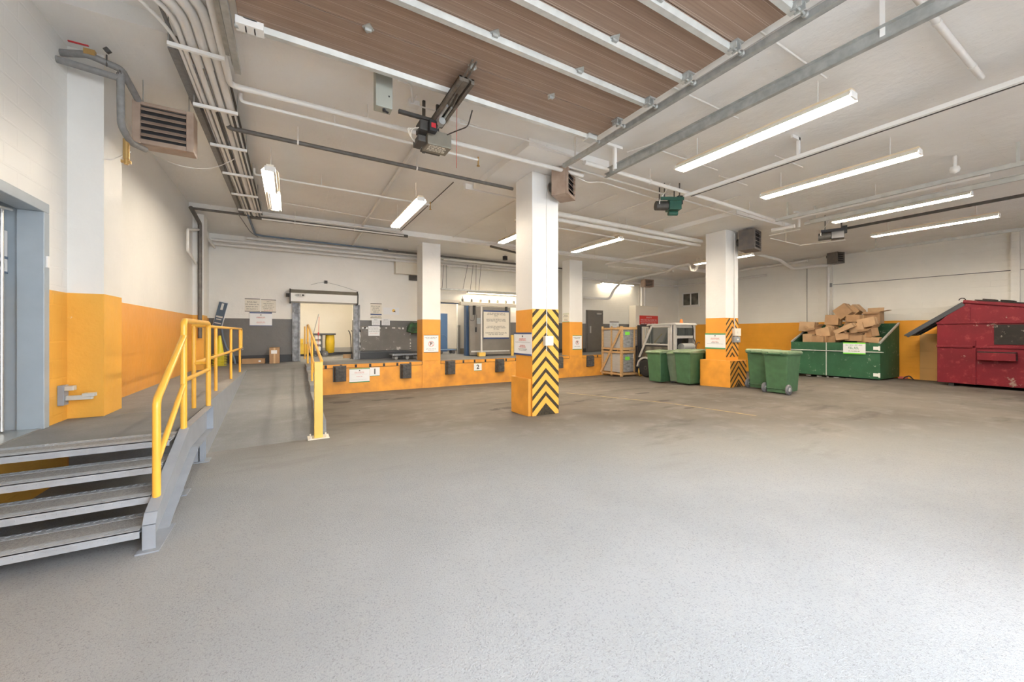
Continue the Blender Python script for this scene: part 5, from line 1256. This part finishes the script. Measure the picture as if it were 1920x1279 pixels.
# ============================================================ VEHICLES, BINS, WASTE
# ---- forklift, faces the dock (+y)
FX,FY=12.55,9.55; FZ=fz(12.8,10.4)
t=thing('forklift','pale grey enclosed-cab forklift with a black mast parked facing the dock','forklift',(FX,FY,FZ)); fk=t
def P_(name,mb,m,b=.01,par=None): return mb.build(name,M[m],par or t,b)
mb=MB(); mb.prism([(0,.32),(.0,.95),(.10,1.08),(.50,1.08),(.62,.75),(1.0,.62),(1.05,.50),(1.05,.25),(.15,.25)],'x',.06,1.14); P_('counterweight_body',mb,'fork',.03)
for x0,x1 in ((-.02,.16),(1.04,1.22)):      # front fenders, an arch over the wheel
    mb=MB(); n=10; o_=[]; i_=[]
    for k in range(n+1):
        q=PI*(.02+.96*k/n); o_.append((1.42+.46*math.cos(q),.36+.46*math.sin(q))); i_.append((1.42+.385*math.cos(q),.36+.385*math.sin(q)))
    mb.prism(o_+i_[::-1],'x',x0,x1); P_('front_fender',mb,'fork',.006)
for x in (.0,1.12):                          # cab side frames
    mb=MB(); w=.07
    mb.prism([(1.80,.78),(1.70,.78),(1.08,2.02),(1.16,2.08)],'x',x,x+.08); mb.prism([(.16,1.0),(.26,1.0),(.26,2.1),(.16,2.1)],'x',x,x+.08)
    mb.prism([(.2,2.02),(1.14,2.02),(1.10,2.10),(.2,2.10)],'x',x,x+.08); mb.prism([(.26,1.30),(1.48,1.30),(1.46,1.36),(.26,1.36)],'x',x+.01,x+.06); P_('cab_frame',mb,'fork',.01)
    mb=MB(); mb.prism([(.28,1.37),(1.44,1.37),(1.12,2.0),(.28,2.0)],'x',x+.03,x+.036); o=mb.build('cab_window',M['glass' if x<.5 else 'dglass'],t)
mb=MB(); mb.prism([(.26,.62),(1.62,.62),(1.75,.80),(1.47,1.30),(.26,1.30)],'x',.03,.05); P_('door_skin',mb,'mast',.0)
mb=MB(); mb.prism([(.30,.80),(1.58,.80),(1.4,1.24),(.30,1.24)],'x',.015,.03); mb.build('door_window',M['dglass'],t)
mb=MB(); mb.prism([(.26,2.0),(.34,2.0),(.34,.9),(.26,.9)],'x',-.01,.09); P_('door_pillar',mb,'fork',.01)
mb=MB(); mb.prism([(-.06,2.09),(1.2,2.09),(1.36,2.05),(1.30,2.14),(.0,2.17)],'x',-.04,1.24); P_('roof',mb,'fork',.02)
for x in (.0,1.10):
    mb=MB(); mb.box(x,x+.10,.0,.10,1.0,2.1); P_('rear_pillar',mb,'fork',.01)
mb=MB(); mb.box(.08,1.12,.01,.08,1.58,1.68); mb.box(.08,1.12,.01,.08,1.98,2.1); P_('rear_crossbar',mb,'fork',.01)
mb=MB(); mb.box(.12,1.10,.035,.042,1.69,1.98); mb.build('rear_window',M['glass'],t)
mb=MB(); mb.box(.12,.16,.03,.06,1.68,1.98); mb.box(.60,.63,.03,.06,1.68,1.98); mb.box(1.06,1.10,.03,.06,1.68,1.98); mb.box(.12,1.1,.03,.06,1.68,1.70); P_('rear_window_frame',mb,'mast',.002)
mb=MB(); mb.box(.35,.85,.45,.95,1.0,1.12); mb.prism([(.38,1.1),(.50,1.1),(.42,1.62),(.30,1.60)],'x',.36,.84); P_('seat',mb,'black',.04)
mb=MB(); mb.cyl((.6,1.30,1.15),(.6,1.12,1.38),.02,8); mb.lathe([(.16,-.012),(.18,0),(.16,.012)],(.6,1.12,1.38),20); P_('steering_wheel',mb,'black',0)
mb=MB(); mb.cyl((.22,1.15,1.40),(.24,.80,1.75),.022,8); P_('control_lever',mb,'bag',0)
for x in (.02,1.06):
    mb=MB(); mb.lathe([(.20,0),(.30,.0),(.345,.02),(.355,.07),(.345,.13),(.30,.15),(.20,.15)],(x-.02,1.42,.355),26,'x'); k=P_('front_wheel',mb,'black',0)
    mb=MB(); mb.lathe([(.02,.0),(.08,-.01),(.12,.03),(.20,.035),(.20,.12),(.02,.12)],(x-.015,1.42,.355),20,'x'); 
    mb.build('hub',M['dark'],k)
for x in (.06,1.0):
    mb=MB(); mb.lathe([(.12,0),(.24,.0),(.26,.07),(.24,.14),(.12,.14)],(x,.28,.26),20,'x'); P_('rear_wheel',mb,'black',0)
for x in (.22,.92):                           # mast
    mb=MB(); mb.prism([(x-.05,1.84),(x+.05,1.84),(x+.05,1.87),(x-.02,1.87),(x-.02,1.97),(x+.05,1.97),(x+.05,2.0),(x-.05,2.0)],'z',.08,2.12); P_('mast_upright',mb,'mast',.004)
    mb=MB(); mb.cyl((x+(.09 if x<.5 else -.09),1.88,.3),(x+(.09 if x<.5 else -.09),1.88,2.0),.028,10); P_('lift_cylinder',mb,'steel',0)
for z in (.35,1.1,2.05):
    mb=MB(); mb.box(.2,.96,1.83,1.87,z,z+.10); P_('mast_crossmember',mb,'mast',.006)
mb=MB(); mb.box(.5,.55,1.86,1.9,.4,2.0); mb.box(.62,.66,1.86,1.9,.4,2.0); P_('lift_chain',mb,'galvl',.002)
mb=MB(); mb.box(.10,1.06,2.0,2.05,.12,.62); mb.box(.12,.16,2.0,2.05,.6,1.25); mb.box(1.0,1.04,2.0,2.05,.6,1.25); mb.box(.12,1.04,2.0,2.05,1.2,1.25); P_('load_carriage',mb,'mast',.006)
mb=MB(); mb.cyl((.42,.06,2.16),(.42,.06,2.20),.06,14); mb.lathe([(.055,2.20),(.055,2.27),(.03,2.31),(.001,2.315)],(.42,.06,0),14); P_('warning_beacon',mb,'amber',0)
mb=MB(); mb.tube([(.06,-.03,1.72),(.05,-.07,1.78),(.05,-.07,1.92),(.06,-.03,1.98)],.014,8); P_('grab_handle',mb,'black',0)
mb=MB(); mb.tube([(.95,-.02,2.1),(1.0,-.06,1.9),(.98,-.05,1.6),(1.1,-.06,1.45),(1.0,-.1,1.25)],.016,8,.1); P_('hose',mb,'black',0)
mb=MB(); n=18; mb.tube([(1.18+.16*math.cos(2*PI*k/n),-.14,1.22+.2*math.sin(2*PI*k/n)) for k in range(3,n)],.014,8); P_('cylinder_strap',mb,'black',0)
mb=MB(); mb.cyl((.3,-.02,1.24),(.95,-.02,1.24),.15,16); P_('gas_cylinder',mb,'hub',.03)
# ---- tall timber crate with two wrapped stacks
KX0,KX1,KY0,KY1=11.98,13.02,11.72,12.93; KZ=.045; KH=2.12
t=thing('timber_crate','tall open pine crate frame standing against the dock face','crate',(KX0,KY0,KZ)); kw,kd=KX1-KX0,KY1-KY0
for (x,y,s) in ((0,0,.10),(kw-.10,0,.10),(0,kd-.08,.08),(kw-.08,kd-.08,.08),(0,kd*.48,.07)):
    mb=MB(); mb.box(x,x+s,y,y+s*.9,0,KH); mb.build('post',M['wood'],t,.004)
for z in (.06,.98,1.12,KH-.14):
    hh=.10
    mb=MB(); mb.box(.02,kw-.02,-.02,.02,z,z+hh); mb.build('front_rail',M['wood'],t,.003)
    mb=MB(); mb.box(-.02,.015,.05,kd-.02,z,z+hh*.8); mb.build('side_rail',M['wood'],t,.003)
    mb=MB(); mb.box(kw-.04,kw-.01,.05,kd-.02,z,z+hh*.8); mb.build('side_rail',M['wood'],t,.003)
mb=MB(); L_=math.hypot(kd,KH-.2); an=math.atan2(KH-.2,kd); R=Matrix.Rotation(-an,3,'X'); mb.box(-.045,-.02,-L_/2,L_/2,-.05,.05,R,(0,kd/2,KH/2)); mb.build('diagonal_brace',M['wood'],t,.003)
mb=MB(); mb.box(kw-.32,kw-.24,-.015,.02,.15,KH-.1); mb.build('front_slat',M['wood'],t,.003)
for k,z in enumerate((.17,1.20)):
    s_=thing('wrapped_stack',('lower' if k==0 else 'upper')+' stack of goods in grey stretch wrap inside the pine crate','stack',(KX0+kw/2,KY0+kd/2,KZ+z))
    mb=MB(); mb.box(-kw/2+.12,kw/2-.06,-kd/2+.03,kd/2-.1,0,.78); mb.build('wrapped_load',M['wrap'],s_,.03)
    mb=MB(); mb.box(-kw/2+.05,-kw/2+.12,-kd/2+.12,kd/2-.1,0,.80); mb.build('slatted_side',M['slatg'],s_,.004)
    mb=MB(); mb.box(-.28,-.02,-kd/2+.022,-kd/2+.03,.55 if k==1 else .52,.68 if k==1 else .66); mb.build('lime_label',M['lime'],s_)
    if k==0: mb=MB(); mb.box(.18,.25,-kd/2+.022,-kd/2+.03,.58,.76); mb.build('white_label',M['paper'],s_)
q=G(1183,708); mb=MB(); n=22
mb.tube([(.20*math.cos(2*PI*k/n),0,.20+.20*math.sin(2*PI*k/n)) for k in range(n+1)],.035,8); o=mb.build('coiled_hose',M['yelpost'],None); o.location=(12.9,11.52,fz(12.9,11.5)+.02); o.rotation_euler=(0,0,.35); tag(o,'small yellow coil standing in front of the pine crate','coil')
# ---- wheeled bins
def wheelie(name,label,loc,rz,m='bin',group='green wheeled bins',rot=None,s=1.0):
    """wheels and handle on the local -y side"""
    t=thing(name,label,'bin',loc,rz,group,rot=rot)
    b=(.23,.27);u=(.275,.33);h=.98
    mb=MB(); vs=[(-b[0],-b[1],.05),(b[0],-b[1],.05),(b[0],b[1],.05),(-b[0],b[1],.05),(-u[0],-u[1],h),(u[0],-u[1],h),(u[0],u[1],h),(-u[0],u[1],h)]
    vs=[(x*s,y*s,z*s) for x,y,z in vs]
    mb.add(vs,[(0,3,2,1),(4,5,6,7),(0,1,5,4),(1,2,6,5),(2,3,7,6),(3,0,4,7)]); mb.build('body',M[m],t,.03,seg=3)
    mb=MB(); mb.box(-.295*s,.295*s,-.35*s,.35*s,.955*s,.99*s); mb.build('rim',M[m],t,.01)
    mb=MB(); mb.prism([(-.37,.985),(.38,.985),(.38,1.02),(.30,1.055),(-.30,1.075),(-.37,1.045)],'x',-.30,.30); mb.v=[v*s for v in mb.v]; mb.build('lid',M['binlid'],t,.02)
    mb=MB()
    for x in (-.16,.16): mb.box(x-.02,x+.02,-.42,-.36,.96,1.02)
    mb.box(-.2,.2,-.43,-.40,.975,1.005); mb.v=[v*s for v in mb.v]; mb.build('handle',M[m],t,.006)
    for x in (-.225,.225):
        mb=MB(); mb.box(x-.02 if x>0 else x-.02,x+.02,-.34,-.24,.06,.95)
        mb=MB()
    for sg in (-1,1):
        mb=MB(); mb.lathe([(.04,0),(.11,0),(.125,.012),(.125,.045),(.11,.057),(.04,.057)],(sg*.27-.028,-.27,.125),20,'x'); mb.v=[v*s for v in mb.v]; k=mb.build('wheel',M['wheel'],t)
        mb=MB(); mb.lathe([(.01,-.004),(.055,.0),(.055,.061),(.01,.065)],(sg*.27-.028,-.27,.125),12,'x'); mb.v=[v*s for v in mb.v]; mb.build('hub',M['hub'],k)
    mb=MB(); mb.cyl((-.24*s,-.29*s,.125*s),(.24*s,-.29*s,.125*s),.014,8); mb.box(-.22*s,.22*s,-.275*s,-.22*s,.03*s,.16*s); mb.build('axle',M[m],t)
    mb=MB(); mb.box(-.05*s,.03*s,-.322*s,-.314*s,.86*s,.90*s); mb.build('white_tag',M['white'],t)
    return t
def binat(label,px,py,face,m='bin',rot=None,s=1.08,dy=0,group='green wheeled bins'):
    """px,py: the bottom corner nearest the camera (between the -x face and the -y side)"""
    q=G(px,py); x,y=q.x+.29*s,q.y+.25*s+dy
    return wheelie('wheeled_bin',label,(x,y,fz(x,y)),-PI/2 if face=='back' else PI/2,m,group,rot,s)
binat('green wheeled bin nearest the camera, right of the middle column',1476,741,'back',s=1.06)
binat('green wheeled bin half hidden behind the nearest one, right of the middle column',1440,731,'back',s=1.06)
def bin_(label,x,y,face,m='bin',dz=0,rot=None,s=1.06): return wheelie('wheeled_bin',label,(x,y,fz(x,y)+dz),-PI/2 if face=='back' else PI/2,m,'green wheeled bins',rot,s)
bin_('green wheeled bin leftmost of the four left of the middle column',11.22,9.15,'front')
bin_('faded grey-green bin leaning between two others left of the middle column',11.62,8.60,'front','bin2',.03,(math.radians(-5),math.radians(3),PI/2),1.02)
bin_('green wheeled bin third of the four left of the middle column, with a dark side',11.26,8.06,'front')
bin_('green wheeled bin partly hidden by the orange plinth, its wheels showing',12.20,8.02,'back')
# ---- green cardboard dumpster
GX0,GX1,GY0,GY1=18.0,19.83,5.36,8.15; gz=fz(18.5,6.5)
t=thing('cardboard_dumpster','green open-topped dumpster with sloping sides, heaped with cardboard boxes','dumpster',(GX0,(GY0+GY1)/2,gz)); L=V((GX0,(GY0+GY1)/2,gz))
zf_,zk=1.35-gz*.0,2.08
mb=MB(); mb.box(GX0,GX0+.03,GY0,GY1,gz+.07,gz+zf_-.0); mb.build('front_panel',M['dgreen'],t,.006,off=L)
for y in (GY0,GY1-.03):
    mb=MB(); mb.prism([(GX0+.03,gz+.07),(GX1,gz+.07),(GX1,gz+zk),(GX1-.05,gz+zk),(GX0+.03,gz+zf_)],'y',y,y+.03); mb.build('side_panel',M['dgreen'],t,.004,off=L)
mb=MB(); mb.box(GX1-.03,GX1,GY0+.03,GY1-.03,gz+.07,gz+zk); mb.build('back_panel',M['dgreen'],t,.004,off=L)
mb=MB(); mb.box(GX0+.03,GX1-.03,GY0+.03,GY1-.03,gz+.07,gz+.10); mb.build('bottom_panel',M['dgreen'],t,off=L)
mb=MB()
for y in (GY0-.012,GY1-.045):
    a=V((GX0,y,gz+zf_)); b=V((GX1,y,gz+zk)); d=b-a; R=Matrix.Rotation(-math.atan2(d.z,d.x),3,'Y'); mb.box(0,d.length,0,.055,-.03,.03,R,a); mb.build('side_rim',M['galvl'],t,.004,off=L); mb=MB()
mb=MB(); mb.cyl((GX0-.03,GY0-.10,gz+1.03),(GX0-.03,GY1,gz+1.03),.02,8); mb.build('locking_bar',M['galvl'],t,off=L)
for z in (1.17,.22):
    mb=MB(); mb.box(GX0-.02,GX0,GY0+.02,GY0+.18,gz+z-.05,gz+z+.06); mb.box(GX0-.03,GX0,GY0-.005,GY0+.04,gz+z-.08,gz+z+.08); mb.build('hinge',M['white'],t,.003,off=L)
mb=MB(); mb.box(GX0-.008,GX0,6.92,6.95,gz+.07,gz+zf_); mb.build('seam',M['galvl'],t,off=L)
for y in (GY0+.2,GY1-.2): mb=MB(); mb.box(GX0+.05,GX1-.1,y-.05,y+.05,gz-.02,gz+.07); mb.build('skid',M['black'],t,off=L)
mb=MB(); 
a=V((GX1-.05,GY0+.10,gz+1.35)); mb.box(GX0+.9,GX1-.02,GY0+.035,GY0+.07,gz+1.55,gz+1.62,Matrix.Identity(3)); mb.build('brace',M['galvl'],t,.003,off=L)
c,w,h=rectX(1581,642.5,1623,664,GX0-.045)
sign('white recycling notice with green edges on the front of the green dumpster',c,w,h,'X','paper',[(0,.1,'lime'),(.9,1,'lime')],[(.78,.75,.08,'navy'),(.55,.5,.16,'green'),(.45,.4,.08,'green'),(.25,.5,.08,'ink')])
# heap of cartons: a loose fill below, single boxes on top
mb=MB(); random.seed(11)
for k in range(60):
    R=Euler((random.uniform(-.6,.6),random.uniform(-.6,.6),random.uniform(0,3))).to_matrix()
    mb.use(random.randint(0,1)).cbox((random.uniform(GX0+.38,GX1-.5),random.uniform(GY0+.5,GY1-.5),gz+random.uniform(.4,1.08)),(random.uniform(.25,.5),random.uniform(.25,.45),random.uniform(.02,.25)),R)
o=single(mb,'cardboard_fill','flattened brown cardboard packed in the bottom of the green dumpster','cardboard',[M['card'],M['card2']]); o['kind']='stuff'
bx=[(1516,613,28,18,4,18.9,'card2',0),(1548,624,27,17,-14,18.5,'card2',0),(1537,637,24,14,3,18.25,'card',0),(1563,601,25,19,2,18.9,'card',0),(1584,585,26,22,-38,18.95,'card',0),
 (1604,583,20,17,-42,19.2,'card2',0),(1605,598,26,13,1,18.8,'card',0),(1638,596,28,22,0,19.1,'card',1),(1627,606,30,17,-12,18.7,'card2',0),(1585,616,36,8,-28,18.35,'card2',0),
 (1609,616,23,17,-14,18.6,'card2',0),(1581,632,22,12,-8,18.2,'card',0),(1603,632,28,15,2,18.35,'card',1),(1630,624,22,15,-8,18.5,'card',1),(1518,634,19,15,3,18.45,'card2',0),
 (1559,617,16,13,20,18.75,'card',0),(1637,637,24,9,6,18.3,'card',0),(1562,636,18,12,-4,18.5,'card',0),(1573,628,16,18,8,18.55,'card',0),(1620,637,18,14,-20,18.4,'card2',1),(1593,612,18,14,24,18.7,'card',1),(1528,622,18,14,-10,18.7,'card',1)]
names=['closed pale box at the far left of the cardboard heap','pale taped box tilted forward left of centre in the cardboard heap','low box at the rim below the tilted taped box','squarish box in the upper left of the cardboard heap','diagonal box at the peak of the cardboard heap',
 'pale diagonal box behind the peak box of the heap','wide flat-faced box just under the peak of the heap','open box standing upright at the upper right of the heap','large pale box on the right shoulder of the heap','long flat pale flap lying across the middle of the heap',
 'pale tilted box right of the flat flap in the heap','small box at the rim in the middle of the heap','open box at the rim right of the middle of the heap','open box at the lower right of the heap','small upright pale box at the rim on the left of the heap',
 'small dark-sided box between the left boxes and the flap','low box at the right end of the dumpster rim','brown box at the rim under the flat flap, left one','narrow upright box behind the rim under the flat flap','small open box by the rim near the notice of the green dumpster','open box with its dark inside showing in the centre of the heap','open box behind the low left boxes of the heap']
for (px,py,w,h,roll,X,m,op),lab in zip(bx,names):
    p=PX(px,py,X); k=(math.hypot(p.x,p.y)*math.cos(math.atan2(p.x,p.y)-YAW))/FPX
    ww,hh=w*k,h*k; dd=random.uniform(.28,.42)
    # the -x face is turned towards the drive; the box rolls about the x axis
    rot=Euler((math.radians(roll),math.radians(random.uniform(-8,8)),math.radians(random.uniform(-18,10))),'XYZ').to_matrix()
    base=p-rot@V((-dd*.3,0,hh/2)) if False else p-rot@V((-dd/2+dd/2,0,hh/2))
    carton(lab,base,(dd,ww/1.15,hh),rot.to_euler(),m,op,'boxes heaped in the green dumpster',flaps=(random.uniform(.2,1.6),random.uniform(.2,1.6),random.uniform(1.2,2.2),random.uniform(.2,1.2)))
# ---- red dumpster
RX0,RX1=18.25,19.6; RY0=-.1; RY1=PX(1757,700,RX0).y; rz0=fz(18.5,3.5)
yp=PX(1806,568,RX0).y; zp=PX(1806,568,RX0).z; ze=PX(1754,606,RX0).z
t=thing('red_dumpster','battered red steel dumpster with a gabled top and a black lid hanging open','dumpster',(RX0,RY1,rz0)); L=V((RX0,RY1,rz0))
yr=.0; zr=1.95+rz0
prof=[(RY1,rz0+.10),(RY1,ze),(yp,zp),(RY0,ze+.02),(RY0,rz0+.10)]
mb=MB(); mb.prism(prof,'x',RX0,RX1); mb.build('body',M['dred'],t,.01,off=L)
for y in (PX(1827,640,RX0).y,PX(1827,640,RX0).y-2.0):
    mb=MB(); mb.box(RX0-.05,RX0,y-.035,y+.035,rz0+.1,ze-.55); mb.build('vertical_rib',M['dred'],t,.006,off=L)
mb=MB(); y=PX(1817,590,RX0).y; mb.box(RX0-.04,RX0,y-.025,y+.025,ze,zp-.15); mb.build('gable_rib',M['dred'],t,.004,off=L)
for z in (ze,PX(1800,650,RX0).z):
    mb=MB(); mb.box(RX0-.05,RX0,RY0,RY1+.01,z-.03,z+.03); mb.build('horizontal_rib',M['dred'],t,.006,off=L)
a=PX(1864,607,RX0); b=PX(1864,648,RX0); mb=MB(); mb.box(RX0-.02,RX0+.0,a.y-1.6,a.y,b.z+.03,a.z-.03); mb.build('side_hatch',M['soot'],t,.004,off=L)
a=PX(1832,661,RX0-.2); b=PX(1905,678,RX0-.2); mb=MB(); mb.box(RX0-.22,RX0,b.y,a.y,b.z,a.z); mb.build('fork_pocket',M['dred'],t,.012,off=L)
mb=MB(); mb.box(RX0-.18,RX0-.06,b.y-.012,b.y,b.z+.02,a.z-.03); mb.box(RX0-.215,RX0-.01,b.y,a.y,a.z,a.z+.03); mb.build('pocket_edge',M['soot'],t,.003,off=L)
mb=MB(); d=V((0,RY0-yp,ze+.02-zp)); R=Matrix.Rotation(math.atan2(-d.z,-d.y),3,'X'); mb.box(-.06,RX1-RX0+.05,0,-d.length,.0,.09,R,(RX0,yp,zp)); mb.build('roof_beam',M['dred'],t,.01,off=L)
mb=MB(); mb.box(-.02,RX1-RX0,-.2,-d.length*.7,.09,.13,R,(RX0+.1,yp,zp)); mb.build('roof_lid',M['soot'],t,.01,off=L)
for k in range(2): mb=MB(); mb.box(.1,.5,-.35-k*.35,-.6-k*.35,.13,.17,R,(RX0,yp,zp)); mb.build('roof_hinge',M['soot'],t,.01,off=L)
e=PX(1697,630,RX0); mb=MB(); d2=V((0,e.y-yp,e.z-zp)); R2=Matrix.Rotation(math.atan2(d2.z,d2.y),3,'X'); mb.box(0,RX1-RX0,0,d2.length,.02,.06,R2,(RX0,yp,zp-.02))
for k in range(4): mb.box(.05+k*.36,.12+k*.36,.02,d2.length-.1,-.02,.02,R2,(RX0,yp,zp-.02))
mb.box(-.01,.03,.0,d2.length*.98,-.07,.03,R2,(RX0,yp,zp-.02)); mb.build('open_lid',M['lidk'],t,.01,off=L)
mb=MB(); n=8; mb.tube([(RX0,yp+.02+.07*math.cos(q*.7),zp+.08+.07*math.sin(q*.7)) for q in range(7)],.012,6); mb.build('lid_hook',M['soot'],t,off=L)
for y in (RY1-.3,RY0+.6): mb=MB(); mb.box(RX0+.05,RX1-.05,y-.06,y+.06,rz0-.02,rz0+.10); mb.build('skid',M['black'],t,off=L)
# tan sheet behind the dumpster and litter on the ground
y1_=PX(1725,680,XR-.03).y; mb=MB(); mb.box(XR-.05,XR-.004,2.6,y1_,.17,1.85); mb.box(XR-.07,XR-.05,2.6,y1_,.60,.64); mb.box(XR-.07,XR-.05,2.6,y1_,1.2,1.24)
single(mb,'wall_sheet','tan ribbed metal sheet on the right wall behind the red dumpster','sheet',M['tarn'],bevel=.004)
q=G(1716,708); b=carton('crushed grey-brown cardboard on the ground between the two dumpsters',(q.x-.3,q.y,q.z),(.5,.42,.16),(0,0,.3),'cardin',0,tape=False,name='litter')
q=G(1695,710); mb=MB(); mb.cbox((0,0,.04),(.18,.22,.07)); o=mb.build('litter',M['signred'],None,.01); o.location=(q.x-.1,q.y,q.z); tag(o,'small red scrap on the ground beside the green dumpster','litter')
q=G(1707,703); mb=MB(); mb.tube([(0,-.1,.03),(0,0,.16),(0,.12,.10),(0,.16,.03)],.02,8,.05); o=mb.build('litter',M['black'],None); o.location=(19.3,4.95,fz(19.3,4.95)); tag(o,'bent black scrap on the ground behind the red scrap','litter')
for i,(px,py) in enumerate(((1510,706.5),(1524,708),(1536,709),(1556,709.5),(1570,711.5),(1600,712.5),(1618,713.5))):
    q=G(px,py); mb=MB(); mb.cbox((0,0,.012),(.06,.16,.02),Euler((0,0,i)).to_matrix()); o=mb.build('paper_scrap',M['white'],None,.004); o.location=(GX0+.10,q.y,gz+.0); tag(o,'scrap of white paper caught under the front of the green dumpster','litter','paper scraps under the green dumpster')
# dark drain strip / kerb rail on the right wall and the sagging grey line
pipe('thin grey conduit crossing the upper right wall',[PX(1562,534,XR-.03),PX(1920,505,XR-.03)],.012,'gpipe',bend=0)
pipe('thin vertical conduit on the right wall left of the pilaster',[PX(1513,500,XR-.03),PX(1513,605,XR-.03)],.012,'gpipe',bend=0)
q=PX(1556,535,XR-.14); mb=MB(); mb.box(XR-.2,XR-.12,q.y-.08,q.y+.08,q.z-.08,q.z+.08); single(mb,'switch_box','small grey switch box high on the right wall pilaster','switch',M['hub'],bevel=.006)
q=PZ(1790,318,4.9); mb=MB(); mb.cyl((q.x,q.y,4.95),(q.x,q.y,CE-.002),.03,10); mb.lathe([(.001,4.82),(.06,4.85),(.075,4.9),(.06,4.95)],(q.x,q.y,0),14); single(mb,'ceiling_bulb','white round bulb fitting between the second and third ceiling lights','light fitting',M['white'],loc=(q.x,q.y,4.82))

# worn yellow bay line on the drive
p0=G(1062,737); p1=G(1418,780); d=(p1-p0); d.z=0; nrm=V((-d.y,d.x,0)).normalized()*.035
mb=MB(); n=24; vs=[]
for k in range(n+1):
    q=p0+d*(k/n)
    for sg in (-1,1): w=q+nrm*sg; vs.append((w.x,w.y,fz(w.x,w.y)+.004))
mb.add(vs,[(2*k,2*k+1,2*k+3,2*k+2) for k in range(n)]); single(mb,'floor_line','faded thin yellow line painted on the drive in front of the middle column','floor marking',mat('faded_line_yellow',(.42,.30,.11),.7,c2=(.20,.165,.11),nscale=9))
